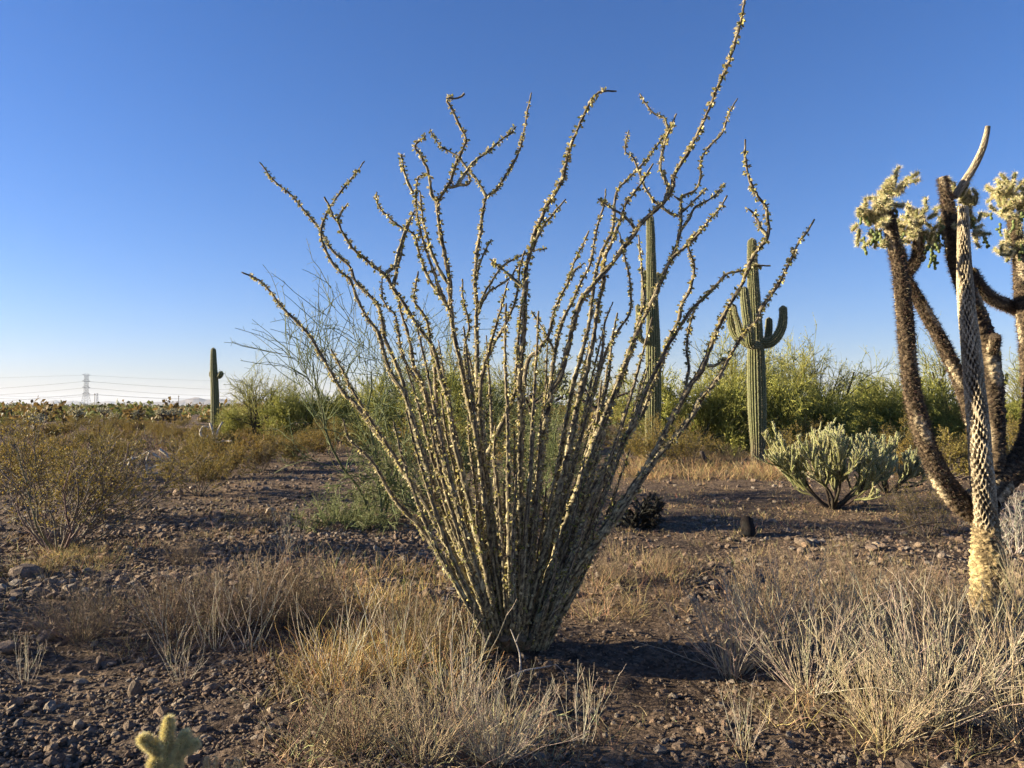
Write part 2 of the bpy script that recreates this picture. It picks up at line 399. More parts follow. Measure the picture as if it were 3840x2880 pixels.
def scatter_gravel(name, pts, size, label, cat, seed=0, flat=.6):
    """thousands of pebbles: one object, instanced on points by geometry nodes"""
    r = np.random.default_rng(seed); n = len(pts)
    me = bpy.data.meshes.new(name); me.vertices.add(n); me.vertices.foreach_set('co', pts.astype(np.float32).ravel())
    sc = size[:,None]*np.stack([r.uniform(.7,1.3,n), r.uniform(.7,1.2,n), r.uniform(flat*.7,flat*1.3,n)], 1)
    for nm, ty, a in (('sc','FLOAT_VECTOR',sc), ('ro','FLOAT_VECTOR', np.stack([r.normal(0,.3,n), r.normal(0,.3,n), r.uniform(0,6.28,n)],1))):
        t = me.attributes.new(nm, ty, 'POINT'); t.data.foreach_set('vector', a.astype(np.float32).ravel())
    o = bpy.data.objects.new(name, me); COL.objects.link(o)
    ng = bpy.data.node_groups.new(name, 'GeometryNodeTree')
    ng.interface.new_socket('Geometry', in_out='INPUT', socket_type='NodeSocketGeometry'); ng.interface.new_socket('Geometry', in_out='OUTPUT', socket_type='NodeSocketGeometry')
    nd, lk = ng.nodes, ng.links
    gi, go = nd.new('NodeGroupInput'), nd.new('NodeGroupOutput')
    g2i = nd.new('GeometryNodeGeometryToInstance')
    for k in range(5):
        ico = nd.new('GeometryNodeMeshIcoSphere'); ico.inputs['Subdivisions'].default_value = 1 if k < 4 else 2; ico.inputs['Radius'].default_value = .5
        sp = nd.new('GeometryNodeSetPosition'); nz = nd.new('ShaderNodeTexNoise'); nz.inputs['Scale'].default_value=1.6; nz.noise_dimensions='4D'; nz.inputs['W'].default_value=k*3.7+seed
        sb = nd.new('ShaderNodeVectorMath'); sb.operation='SUBTRACT'; sb.inputs[1].default_value=(.5,.5,.5)
        ml = nd.new('ShaderNodeVectorMath'); ml.operation='SCALE'; ml.inputs['Scale'].default_value=1.1
        lk.new(nz.outputs['Color'], sb.inputs[0]); lk.new(sb.outputs[0], ml.inputs[0]); lk.new(ml.outputs[0], sp.inputs['Offset'])
        sm = nd.new('GeometryNodeSetMaterial'); sm.inputs['Material'].default_value = M_STONE
        ss = nd.new('GeometryNodeSetShadeSmooth'); ss.inputs['Shade Smooth'].default_value = False
        lk.new(ico.outputs['Mesh'], sp.inputs['Geometry']); lk.new(sp.outputs[0], sm.inputs[0]); lk.new(sm.outputs[0], ss.inputs[0]); lk.new(ss.outputs[0], g2i.inputs[0])
    iop = nd.new('GeometryNodeInstanceOnPoints'); iop.inputs['Pick Instance'].default_value = True
    a1 = nd.new('GeometryNodeInputNamedAttribute'); a1.data_type='FLOAT_VECTOR'; a1.inputs['Name'].default_value='sc'
    a2 = nd.new('GeometryNodeInputNamedAttribute'); a2.data_type='FLOAT_VECTOR'; a2.inputs['Name'].default_value='ro'
    e2r = nd.new('FunctionNodeEulerToRotation')
    lk.new(gi.outputs[0], iop.inputs['Points']); lk.new(g2i.outputs[0], iop.inputs['Instance'])
    rv = nd.new('FunctionNodeRandomValue'); rv.data_type='INT'; rv.inputs[4].default_value=0; rv.inputs[5].default_value=4
    lk.new(rv.outputs[2], iop.inputs['Instance Index'])
    lk.new(a1.outputs[0], iop.inputs['Scale']); lk.new(a2.outputs[0], e2r.inputs[0]); lk.new(e2r.outputs[0], iop.inputs['Rotation'])
    lk.new(iop.outputs[0], go.inputs[0])
    md = o.modifiers.new('pebbles', 'NODES'); md.node_group = ng
    tag(o, label, cat, kind='stuff'); return o
def wedge(n, y0, y1, rng, pw=.5, side=1.25):
    """random ground points in the camera's wedge, denser near"""
    u = rng.random(n)**pw if pw != 1 else rng.random(n)
    y = y0*(y1/y0)**rng.random(n)
    x = (rng.uniform(-1,1,n)*.69*side)*y + rng.uniform(-.4,.4,n)
    return np.stack([x, y, gh(x,y)], 1)
def stone_density(p):
    """photo: rocky on the left, bare path right of the ocotillo"""
    px = CX + p[:,0]/p[:,1]*FPX
    d = np.where(px < 1750, 1.0, .38)
    lx = np.abs(p[:,0] - (.55+.25*(p[:,1]-3.5)))        # sandy path
    d = d*np.clip(.25+lx/.5, .25, 1)
    d = d*(.55+.9*np.clip(.5+.5*np.sin(1.9*p[:,0]+.7*p[:,1])*np.sin(1.3*p[:,1]-.8*p[:,0]),0,1))
    return d
r0 = np.random.default_rng(21)
p = wedge(120000, 2.6, 10.5, r0); keep = r0.random(len(p)) < stone_density(p)
p = p[keep]; s = r0.lognormal(math.log(.0145), .55, len(p)); s = np.clip(s, .008, .08)
p[:,2] += s*.12
scatter_gravel('gravel', p, s, 'brown and grey gravel strewn over the foreground soil', 'gravel', 1)
p = wedge(60000, 6, 36, r0); keep = r0.random(len(p)) < stone_density(p)**1.5
p = p[keep]; s = np.clip(r0.lognormal(math.log(.034), .5, len(p)), .018, .13); p[:,2] += s*.15
scatter_gravel('rubble', p, s, 'fist sized rubble scattered over the desert floor beyond the bushes', 'rubble', 2)
# individual stones
def put_stone(px, py, w, label, group=None, ph=.6, seed=None, tilt=0):
    g = ground(px, py); k = w/FPX*g[1]
    i = int(r0.integers(8)) if seed is None else seed
    o = bpy.data.objects.new('stone', STONES[i]); COL.objects.link(o)
    o.scale = (k*1.1, k*1.1, k*1.1*ph/.6); o.rotation_euler = (float(r0.normal(0,.15)), tilt+float(r0.normal(0,.15)), float(r0.uniform(0,6.28)))
    o.location = (g[0], g[1], g[2]+k*.12*ph/.6); tag(o, label, 'stone', group)
for a in [
  (505,2600,62,'tall pale stone standing upright in the gravel lower left', None, 1.0, 0),
  (375,2490,46,'pale blocky stone lit by the sun left of the upright one', None, .9, 1),
  (62,2640,60,'pale yellowish stone near the left picture edge low down', None, .7, 2),
  (30,2440,105,'large flat brown rock at the left edge beside a dry weed', None, .5, 3),
  (140,2355,60,'rounded grey stone below the dark bush at the left', None, .6, 4),
  (175,2400,70,'dark angular rock just below the rounded grey stone', None, .7, 5),
  (225,2425,36,'smooth pale egg shaped stone right of the dark angular rock', None, .6, 6),
  (100,2160,110,'big dark boulder half hidden by grass at the left', None, .7, 7),
  (670,1858,46,'black rock beside the yellow grass tuft below the mid creosote', None, .7, 0),
  (1015,1920,40,'black stone on the slope right of the mid creosote', None, .6, 1),
  (812,1932,44,'orange brown rock sitting proud of the rubble left of the ocotillo', None, .8, 2),
  (936,1952,30,'reddish flat stone below the palo verde branches', None, .6, 3),
  (1030,1955,22,'small orange stone under the fallen green branches', None, .7, 3),
  (2500,2480,0.1,'',None,.5,1),
  (1290,2120,50,'rounded stone in the shade left of the ocotillo base', None, .6, 4),
  (2635,2745,60,'half buried bluish stone in the shaded path', None, .4, 5),
  (2850,2755,34,'pale round stone lit at the edge of the path', None, .8, 6),
  (2835,2770,28,'orange tinted stone touching the pale round one', None, .7, 2),
  (2370,2515,26,'white chip of stone on the dark path', None, .8, 7),
  (3600,2030,38,'round pale stone left of the big cholla trunk, the first of a pair', None, .7, 6),
  (3635,2035,30,'smaller round pale stone right next to its twin by the cholla trunk', None, .7, 4),
  (2950,1890,30,'pale stone on the lit clearing before the bushy cholla', None, .7, 1),
  (3020,2045,90,'low broad reddish rock in the shadow band on the right', None, .4, 3),
  (3270,2060,70,'broad flat stone in the shadow band left of the cholla tree', None, .4, 2),
  (940,1668,34,'dark rock in a pile under the left palo verde', None, .8, 7),
  (1175,1700,26,'pale stone beneath the sparse palo verde left of the ocotillo', None, .8, 5)]:
    if a[2] < 1: continue
    put_stone(*a[:3], a[3], a[4], a[5], a[6])
for z, (n, x0, x1, y0, y1, w0, w1, lab, grp) in enumerate([
  (46, 20, 1150, 2250, 2860, 20, 44, 'small grey brown stone lying loose in the foreground gravel', 'stones in the foreground gravel'),
  (70, 350, 1300, 1900, 2150, 18, 36, 'lit knobbly stone on the rocky slope left of the ocotillo', 'stones on the rocky slope left of the ocotillo'),
  (26, 200, 1250, 1690, 1850, 14, 26, 'weathered stone on the open ground beyond the creosote bushes', 'stones on the open ground further back left'),
  (30, 2900, 3830, 1980, 2120, 22, 44, 'rounded stone lying in the shadow band before the cholla tree', 'stones in the shadow band on the right'),
  (24, 2500, 3700, 1780, 1960, 14, 26, 'pale stone on the sunlit clearing round the bushy cholla', 'stones on the sunlit clearing'),
  (20, 2300, 3300, 2500, 2860, 16, 30, 'small pale stone scattered along the dark path', 'stones along the path')]):
    for _ in range(n):
        put_stone(r0.uniform(x0,x1), r0.uniform(y0,y1), r0.uniform(w0,w1)*.9, lab, grp, r0.uniform(.45,.8))
# ================================================================== OCOTILLO
CANES = [ # full canes traced tip -> base
 [(974,608),(1028,678),(1093,732),(1147,797),(1201,863),(1241,933),(1311,1000),(1330,1052),(1379,1101),(1417,1144),(1433,1204),(1439,1258),(1460,1312),(1493,1383),(1520,1470),(1536,1551),(1558,1632),(1590,1714),(1620,1800),(1680,1960),(1750,2120)],
 [(1367,605),(1321,667),(1272,727),(1229,792),(1210,841),(1204,890),(1232,960),(1260,1003),(1313,1051),(1342,1127),(1380,1196),(1417,1247),(1436,1310),(1455,1373),(1480,1423),(1518,1480),(1555,1600),(1600,1750),(1690,1990),(1770,2150)],
 [(1215,738),(1234,770),(1250,814),(1267,830),(1283,868),(1299,895),(1323,931),(1367,969),(1411,1007),(1446,1029),(1471,1076),(1499,1114),(1531,1165),(1562,1215),(1594,1259),(1625,1303),(1650,1400),(1680,1500),(1700,1640),(1740,1800),(1790,2000)],
 [(1741,350),(1716,369),(1672,369),(1690,401),(1711,445),(1733,488),(1747,525),(1734,563),(1715,601),(1703,639),(1690,683),(1671,708),(1643,758),(1643,803),(1652,878),(1665,941),(1677,998),(1687,1055),(1688,1117),(1694,1182),(1699,1236),(1710,1291),(1735,1400),(1760,1520),(1790,1650),(1810,1800),(1835,2000),(1870,2200)],
 [(1993,347),(1977,423),(1961,515),(1939,586),(1901,651),(1863,711),(1825,738),(1814,776),(1804,841),(1803,872),(1791,929),(1785,998),(1781,1067),(1789,1144),(1786,1225),(1789,1334),(1791,1415),(1810,1600),(1830,1800),(1850,2000),(1890,2250)],
 [(2312,342),(2266,342),(2233,355),(2212,385),(2184,445),(2157,504),(2136,559),(2117,635),(2108,673),(2081,727),(2049,770),(2033,814),(2005,878),(1993,929),(1974,998),(1971,1067),(1968,1144),(1965,1236),(1954,1334),(1949,1443),(1954,1551),(1951,1660),(1950,1800),(1950,2000),(1945,2200)],
 [(2800,-60),(2792,0),(2781,71),(2760,146),(2732,239),(2694,320),(2662,401),(2629,477),(2591,553),(2553,613),(2526,662),(2521,711),(2488,759),(2445,797),(2407,835),(2369,890),(2355,905),(2299,984),(2244,1047),(2181,1125),(2154,1204),(2130,1299),(2102,1409),(2076,1450),(2063,1496),(2044,1591),(2025,1704),(2010,1850),(1990,2050),(1970,2250)],
 [(2537,426),(2515,472),(2477,526),(2434,586),(2391,635),(2353,673),(2320,705),(2306,749),(2304,803),(2296,868),(2280,897),(2252,960),(2229,1047),(2213,1189),(2181,1330),(2150,1441),(2120,1600),(2085,1800),(2040,2000),(2000,2200)],
 [(2765,369),(2732,429),(2708,499),(2656,553),(2629,602),(2627,662),(2608,711),(2559,738),(2553,781),(2553,841),(2540,913),(2520,960),(2489,1023),(2457,1094),(2426,1165),(2394,1236),(2362,1330),(2323,1425),(2296,1515),(2265,1616),(2233,1736),(2180,1900),(2100,2100),(2040,2260)],
 [(2727,732),(2700,781),(2656,830),(2608,890),(2567,929),(2520,968),(2489,1031),(2450,1120),(2410,1200),(2370,1290),(2330,1400),(2290,1500),(2230,1650),(2170,1820),(2090,2060)],
 [(2650,845),(2583,900),(2583,936),(2603,1007),(2587,1086),(2556,1141),(2544,1204),(2504,1283),(2473,1386),(2441,1449),(2429,1503),(2391,1578),(2334,1654),(2277,1736),(2200,1880),(2120,2080),(2060,2250)],
 [(2795,521),(2795,586),(2808,662),(2835,727),(2868,770),(2879,825),(2879,889),(2847,929),(2820,968),(2804,1015),(2776,1078),(2733,1149),(2693,1228),(2662,1307),(2630,1386),(2591,1441),(2542,1528),(2504,1603),(2466,1679),(2403,1786),(2287,1955),(2232,2036),(2150,2170),(2080,2300)],
 [(2890,996),(2835,999),(2772,1019),(2725,1027),(2686,1070),(2646,1110),(2583,1173),(2544,1236),(2504,1299),(2465,1378),(2420,1470),(2380,1580),(2310,1700),(2240,1850),(2170,2020),(2090,2200)],
 [(3055,822),(3020,879),(2997,905),(2953,999),(2906,1086),(2859,1149),(2835,1204),(2788,1252),(2741,1330),(2693,1417),(2670,1449),(2630,1496),(2586,1572),(2536,1635),(2473,1704),(2416,1786),(2330,1920),(2200,2080),(2110,2210),(2060,2340)],
 [(2209,865),(2181,929),(2150,991),(2130,1062),(2095,1125),(2071,1196),(2059,1252),(2016,1315),(1981,1350),(1965,1450),(1960,1600),(1950,1850),(1945,2100)],
 [(2272,708),(2264,771),(2244,834),(2229,913),(2213,991),(2173,1070),(2142,1141),(2110,1204),(2087,1291),(2071,1393),(2055,1550),(2030,1750),(2000,2000),(1960,2300)],
 [(2450,613),(2429,646),(2407,684),(2380,721),(2347,765),(2331,814),(2310,870),(2292,913),(2268,968),(2264,1062),(2244,1141),(2229,1252),(2205,1370),(2170,1500),(2130,1700),(2080,1900),(2020,2150)],
 [(2323,873),(2339,952),(2359,1031),(2366,1110),(2362,1173),(2315,1244),(2276,1315),(2244,1409),(2210,1520),(2160,1700),(2100,1900),(2030,2150)],
 [(2394,881),(2402,960),(2410,1055),(2414,1126),(2400,1190),(2370,1300),(2340,1400),(2300,1500),(2240,1660),(2160,1880)],
 [(2299,1133),(2268,1212),(2260,1299),(2244,1393),(2200,1560),(2150,1750),(2080,2000)],
 [(2315,1173),(2299,1252),(2290,1330),(2284,1409),(2250,1550),(2190,1750),(2110,1960)],
 [(1569,1017),(1558,1074),(1553,1128),(1580,1166),(1601,1204),(1612,1269),(1629,1361),(1634,1470),(1645,1578),(1667,1687),(1700,1850),(1740,2000),(1800,2200)],
 [(1433,1036),(1433,1106),(1450,1150),(1482,1182),(1493,1247),(1504,1312),(1536,1388),(1580,1453),(1612,1524),(1661,1605),(1699,1714),(1730,1850),(1790,2050),(1850,2250)],
 [(1471,1068),(1493,1117),(1504,1171),(1525,1236),(1542,1307),(1553,1377),(1580,1432),(1620,1560),(1665,1740),(1720,1900),(1790,2120)],
 [(1734,1046),(1737,1117),(1753,1188),(1759,1236),(1742,1301),(1750,1400),(1765,1500),(1800,1700),(1840,1950)],
 [(1905,1057),(1878,1160),(1856,1236),(1840,1290),(1815,1380),(1802,1443),(1800,1600),(1830,1850)],
 [(1969,940),(1950,1000),(1938,1106),(1916,1171),(1884,1236),(1846,1301),(1818,1377),(1797,1470),(1790,1600),(1820,1820)],
 [(1975,1000),(1945,1250),(1935,1440),(1927,1480),(1900,1551),(1867,1622),(1829,1714),(1828,1800),(1860,2050)],
 [(907,1020),(976,1054),(1014,1095),(1058,1152),(1102,1196),(1146,1240),(1178,1285),(1203,1329),(1228,1373),(1260,1430),(1298,1486),(1325,1504),(1382,1582),(1439,1660),(1503,1745),(1552,1823),(1609,1908),(1666,2000),(1710,2100),(1770,2230)],
 [(1241,1310),(1279,1379),(1310,1442),(1350,1510),(1400,1590),(1460,1680),(1530,1790),(1590,1880),(1650,1990),(1740,2160)],
 [(1286,1568),(1308,1646),(1361,1695),(1410,1752),(1453,1830),(1503,1901),(1574,1972),(1640,2070),(1720,2210)],
 [(1400,1728),(1450,1829),(1507,1892),(1558,1961),(1630,2060),(1730,2220)],
 [(2051,1440),(2040,1560),(2030,1700),(2000,1900),(1960,2130)],
]
BRANCHES = [ # (tip ... join)
 [(1305,762),(1277,803),(1267,830)],
 [(1413,721),(1413,759),(1435,792),(1473,830),(1507,856),(1551,878),(1564,916),(1583,985),(1621,1067),(1634,1079),(1683,1160)],
 [(1598,509),(1554,547),(1576,582),(1598,626),(1608,658),(1614,689),(1620,733),(1646,758)],
 [(1608,658),(1570,664),(1561,721),(1561,771),(1573,847),(1595,929),(1627,1017),(1652,1093),(1690,1175)],
 [(1553,790),(1548,803),(1523,853),(1495,941),(1479,998),(1450,1023)],
 [(1550,800),(1520,878),(1501,960),(1482,1036),(1472,1082)],
 [(1507,579),(1513,632),(1529,683),(1551,725)],
 [(1575,720),(1580,771),(1589,840),(1614,929),(1640,998),(1680,1065)],
 [(1759,660),(1759,689),(1721,695),(1685,702)],
 [(1937,475),(1914,500),(1879,525),(1835,563),(1778,607),(1740,658),(1715,695)],
 [(1614,483),(1625,510),(1652,548),(1690,570),(1722,591),(1755,635),(1787,673),(1814,721),(1825,738)],
 [(1844,897),(1816,948),(1797,998),(1785,1040)],
 [(2122,746),(2081,796),(2043,840),(2015,885),(1995,935)],
 [(2052,932),(1999,941),(1936,967),(1879,1004),(1841,1061),(1816,1099),(1790,1165)],
 [(1835,970),(1892,1017),(1936,1055),(1970,1085)],
 [(1967,966),(1942,998),(1911,1042),(1866,1074),(1829,1099),(1790,1180)],
 [(2399,350),(2423,391),(2450,423),(2488,439),(2499,467),(2505,490)],
 [(2528,455),(2502,510),(2488,559),(2475,624),(2494,667),(2505,705),(2495,745)],
 [(2358,488),(2344,564),(2374,591),(2396,640),(2412,689),(2450,749),(2488,781),(2521,803),(2553,808)],
 [(2651,705),(2597,759),(2556,795)],
 [(2724,686),(2667,743),(2608,776),(2580,825),(2548,870)],
 [(2804,783),(2827,802),(2851,850),(2874,882)],
 [(2721,1338),(2693,1366),(2650,1372)],
 [(2630,1125),(2603,1165),(2583,1236),(2575,1315),(2583,1378),(2570,1460)],
 [(2527,735),(2545,748),(2556,752)],
 [(2243,745),(2290,780),(2340,810),(2385,860)],
 [(2190,985),(2150,1020),(2140,1050)],
 [(1992,1165),(2040,1240),(2085,1330)],
 [(2240,1560),(2190,1640),(2130,1750),(2080,1850)],
]
OB = np.array([1925., 2435.])
BASE_Y = 4.75
ro = np.random.default_rng(5)
ocotillo = thing('ocotillo', 'tall spiny ocotillo shrub with dozens of leafy wand stems fanning from one base', 'ocotillo', (*W(1925,2440,BASE_Y)[:2], gh(0,4.75)))
OC_LOC = np.array(ocotillo.location)
def finish(c):
    c = [tuple(p) for p in c]
    x, y = c[-1]
    bx = 1925 + np.clip((x-1925)*(.33 if y > 1900 else .22), -95, 125)
    by = 2425 + ro.uniform(-12, 14)
    # a soft bend into the crown of the base
    mx = x + (bx-x)*.62; my = y + (by-y)*.55
    c += [(mx, my), (bx, by)]
    return c
canes = []
for c in CANES: canes.append((finish(c), 1.0))
for i in range(52):      # the dense middle of the fan
    f = (i+.5)/52*2-1; f = f + ro.normal(0,.04)
    top = ro.uniform(1130, 1620) if abs(f) < .8 else ro.uniform(1500,1900)
    if ro.random() < .25: top = ro.uniform(1700, 2000)
    xt = 1925 + f*(2435-top)*(.52 if f<0 else .60) + 0
    xb = 1925 + f*(80 if f<0 else 115)
    n = 7; t = np.linspace(0,1,n)
    px = xt*(1-t)+xb*t + 40*f*np.sin(t*PI)*1.0 + np.cumsum(ro.normal(0,7,n))*(1-t)
    canes.append(([(a,b) for a,b in zip(px, top*(1-t)+(2425)*t)], .72))
sumL = 0
allP = []
for ci, (c, k) in enumerate(canes):
    c = np.array(c, float); n = len(c)
    h = np.clip((2435-c[:,1])/2435., 0, 1)
    dd = ro.uniform(-1, 1); dd = math.copysign(abs(dd)**.8, dd)
    if ci < len(CANES): dd *= .75
    Y = BASE_Y + dd*.16*np.clip(h/.05,0,1) + dd*1.35*h**.85
    P3 = W(c[:,0], c[:,1], Y)
    P3[-1,2] = gh(P3[-1,0], P3[-1,1]) - .03
    allP.append((c, Y, P3, k))
def thorns_and_leaves(P, s, R, parent, leafy, greenness, bare=0):
    n_nodes = int(s[-1]/.0065); t = ro.uniform(0.015, 1, n_nodes)*s[-1]
    ix = np.interp(t, s, np.arange(len(s))); i = np.minimum(ix.astype(int), len(s)-2); f = (ix-i)[:,None]
    pos = P[i]*(1-f)+P[i+1]*f; T = unit(P[i+1]-P[i]); A, B = perp(T); ph = ro.uniform(0,6.28,(n_nodes,1))
    nr = A*np.cos(ph)+B*np.sin(ph); rad = np.interp(t, s, R)[:,None]
    mb = MB(); d = unit(nr+T*ro.uniform(-.1,.5,(n_nodes,1)))
    spikes(mb, pos+nr*rad*.7, d, ro.uniform(.02,.036,n_nodes), .0019, jit((.30,.25,.18), n_nodes, .3, ro), ro)
    mb.build('thorns', M_SPINE, parent, OC_LOC)['kind'] = 'stuff'
    # leaves sit in little clusters at the thorns, more towards the tips
    hfrac = t/s[-1]     # 0 tip .. 1 base
    pr = leafy*np.clip(1.3 - 1.1*hfrac, .13, 1)
    patch = .55+.45*np.sin(t*5.3+ro.uniform(0,6))*np.sin(t*2.1+ro.uniform(0,6))
    keep = ro.random(n_nodes) < pr*np.clip(patch+.5,0.3,1)
    P2 = np.repeat(pos[keep], 3, 0); nr2 = np.repeat(nr[keep], 3, 0); T2 = np.repeat(T[keep],3,0); r2 = np.repeat(rad[keep],3,0); m = len(P2)
    if m:
        mb = MB(); d = unit(nr2+T2*.5+ro.normal(0,.5,(m,3)))
        yl = ro.random((m,1)); base = np.where(yl < greenness, np.array([[.17,.19,.05]]), np.where(yl<greenness+.35, np.array([[.46,.40,.12]]), np.array([[.60,.52,.30]])))
        col = np.clip(base*(1+ro.normal(0,.18,(m,1))), .02, .8)
        L = ro.uniform(.013,.026,m)
        leaves(mb, P2+nr2*r2*.9, d, L, L*.30, col, ro)
        mb.build('leaves', M_LEAF, parent, OC_LOC)['kind'] = 'stuff'
def stem_mesh(name, P3, Rtip, Rbase, leafy, green, sides=9):
    P4 = resample(P3, .022)[::1]
    P4 = P4 + ro.normal(0, .0012, P4.shape)
    s = np.concatenate([[0], np.cumsum(np.linalg.norm(np.diff(P4,axis=0),axis=1))])
    L = s[-1]; fr_ = s/L
    R = Rtip + (Rbase-Rtip)*fr_**.9
    R = R*(1+.10*np.sin(s*40+ro.uniform(0,6))+ro.normal(0,.06,len(s)))
    mb = MB(); ph0 = ro.uniform(0,6)
    rough = ro.normal(0,.12,(len(s), sides))
    def fr(TH, S): return 1+.17*np.cos(4*TH+S*6+ph0)+rough
    def colf(TH, S, M):
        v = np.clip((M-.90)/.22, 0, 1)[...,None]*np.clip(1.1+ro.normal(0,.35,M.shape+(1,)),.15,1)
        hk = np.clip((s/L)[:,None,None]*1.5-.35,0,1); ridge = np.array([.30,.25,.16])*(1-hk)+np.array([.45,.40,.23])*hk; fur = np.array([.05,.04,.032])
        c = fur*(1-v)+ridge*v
        g = np.clip((s/L)[:,None,None]*1.0, 0, 1)
        
        return np.clip(c*(1+ro.normal(0,.16,c.shape[:2]+(1,))), .02,.8)
    sweep(mb, P4, R, sides, fr, colf)
    o = mb.build(name, M_BARK, ocotillo, OC_LOC)
    o.location = (0,0,0)
    thorns_and_leaves(P4, s, R, o, leafy, green)
    return L
for ci, (c, Y, P3, k) in enumerate(allP):
    leafy = ro.uniform(.75,1.0) if k == 1 else .45
    if ci in (30,): leafy = .25
    base = (.021+.006*ro.random())*(1 if k==1 else .85)
    sumL += stem_mesh('stem', P3, .0048, base, leafy, ro.uniform(.1,.4))
# branches take the depth of the cane they join
pool = np.concatenate([np.concatenate([c, Y[:,None]],1) for c,Y,_,_ in allP[:len(CANES)]])
def dense(c, Y):
    a = resample(np.column_stack([c, Y*400]), 20); a[:,2] /= 400; return a
pool = np.concatenate([dense(c,Y) for c,Y,_,_ in allP[:len(CANES)]])
for b in BRANCHES:
    b = np.array(b, float)
    d2 = (pool[:,0]-b[-1,0])**2+(pool[:,1]-b[-1,1])**2; j = d2.argmin(); Yj = pool[j,2]
    L = np.concatenate([[0],np.cumsum(np.hypot(*np.diff(b[::-1],axis=0).T))])[::-1]
    Y = Yj + ro.uniform(-.25,.25)*L/400
    sumL += stem_mesh('branch', W(b[:,0], b[:,1], Y), .0045, .0105, ro.uniform(.8,1), ro.uniform(.1,.4), 7)
    pool = np.concatenate([pool, dense(b, Y)])
print('ocotillo length', sumL)
mb = MB()       # woody root crown
for i in range(16):
    a = i/16*2*PI+ro.normal(0,.1); d = np.array([math.cos(a), math.sin(a)*.8, 0])
    P = np.array([OC_LOC+[0,0,-.04]+d*.02, OC_LOC+d*.10+[0,0,.02], OC_LOC+d*.17+[0,0,.10]])
    sweep(mb, resample(P,.02), np.full(len(resample(P,.02)), .034), 8, lambda T,S: 1+ro.normal(0,.12,T.shape), lambda T,S,M: jit((.16,.13,.08), T.size, .3, ro).reshape(T.shape+(3,)))
mb.build('root_crown', M_BARK, ocotillo, OC_LOC).location = (0,0,0)
# ================================================================== SAGUAROS
rs = np.random.default_rng(31)
SG = (.085,.088,.030)
def saguaro_limb(mb, sp, path, R, ribs, taper_base=None, green=(.085,.088,.030), step=.04, sides_per=6, round_top=True):
    P = resample(path, step)
    s = np.concatenate([[0], np.cumsum(np.linalg.norm(np.diff(P,axis=0),axis=1))]); L = s[-1]
    if not hasattr(R, '__len__'): rr = np.full(len(P), R)
    else: rr = np.interp(s/L, np.linspace(0,1,len(R)), R)
    Rt = rr[-1]
    d = L - s; dome = np.sqrt(np.clip(1-(1-np.clip(d/(Rt*1.1),0,1))**2, 0.0025, 1)); rr = rr*dome
    # extra points right at the top
    q = np.linspace(0,1,7)[1:]**.6; 
    rr = rr*(1+.012*np.sin(s*9+rs.uniform(0,6)))
    sides = ribs*sides_per; depth = .2
    wob = rs.uniform(0,6)
    def fr(TH,S): return 1-depth*(1-np.abs(np.cos(ribs*TH/2+.06*np.sin(S*3+wob)))**.8)+rs.normal(0,.004,TH.shape)
    g = np.array(green)
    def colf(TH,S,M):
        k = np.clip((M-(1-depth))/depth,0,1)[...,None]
        c = g*.45*(1-k**.7)+ (g*1.5+.015)*k**.7  # shading put into the colour: grooves darker, rib crests paler
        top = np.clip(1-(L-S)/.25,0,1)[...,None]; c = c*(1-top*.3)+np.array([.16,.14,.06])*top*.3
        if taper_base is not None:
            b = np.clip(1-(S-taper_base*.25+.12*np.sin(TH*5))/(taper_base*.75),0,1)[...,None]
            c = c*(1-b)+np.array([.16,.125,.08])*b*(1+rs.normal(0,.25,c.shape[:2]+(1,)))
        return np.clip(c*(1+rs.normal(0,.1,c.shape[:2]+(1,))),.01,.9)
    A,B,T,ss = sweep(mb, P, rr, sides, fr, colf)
    # spine clusters along every rib crest
    n = int(ribs*L/.013); t = rs.uniform(0,1,n)*L; rib = rs.integers(0,ribs,n); th = rib*2*PI/ribs - .06*2/ribs*np.sin(t*3+wob)+rs.normal(0,.012,n)
    ix = np.interp(t, s, np.arange(len(s))); i = np.minimum(ix.astype(int),len(s)-2); f=(ix-i)[:,None]
    pos = P[i]*(1-f)+P[i+1]*f; r_ = np.interp(t,s,rr)[:,None]
    nr = A[i]*np.cos(th)[:,None]+B[i]*np.sin(th)[:,None]
    dn = unit(nr+rs.normal(0,.55,(n,3)))
    spikes(sp, pos+nr*r_*.985, dn, rs.uniform(.02,.045,n), .0045, jit((.52,.45,.27), n, .25, rs), rs)
def saguaro(name, label, base, limbs, ribs=20, green=(.085,.088,.030), group=None, step=.05, spp=6):
    root = thing(name, label, 'saguaro cactus', base, group=group)
    b = np.array(base)
    for k,(nm, path, R, rb, tb) in enumerate(limbs):
        mb, sp = MB(), MB()
        saguaro_limb(mb, sp, np.array(path,float), R, rb, tb, green, step, spp)
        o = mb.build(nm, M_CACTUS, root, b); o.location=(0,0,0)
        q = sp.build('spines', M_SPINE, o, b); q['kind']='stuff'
    return root
def pathpx(pts, Y, dY=None):
    pts = np.array(pts, float)
    Yv = np.full(len(pts), float(Y)) + (0 if dY is None else np.array(dY,float))
    return W(pts[:,0], pts[:,1], Yv)
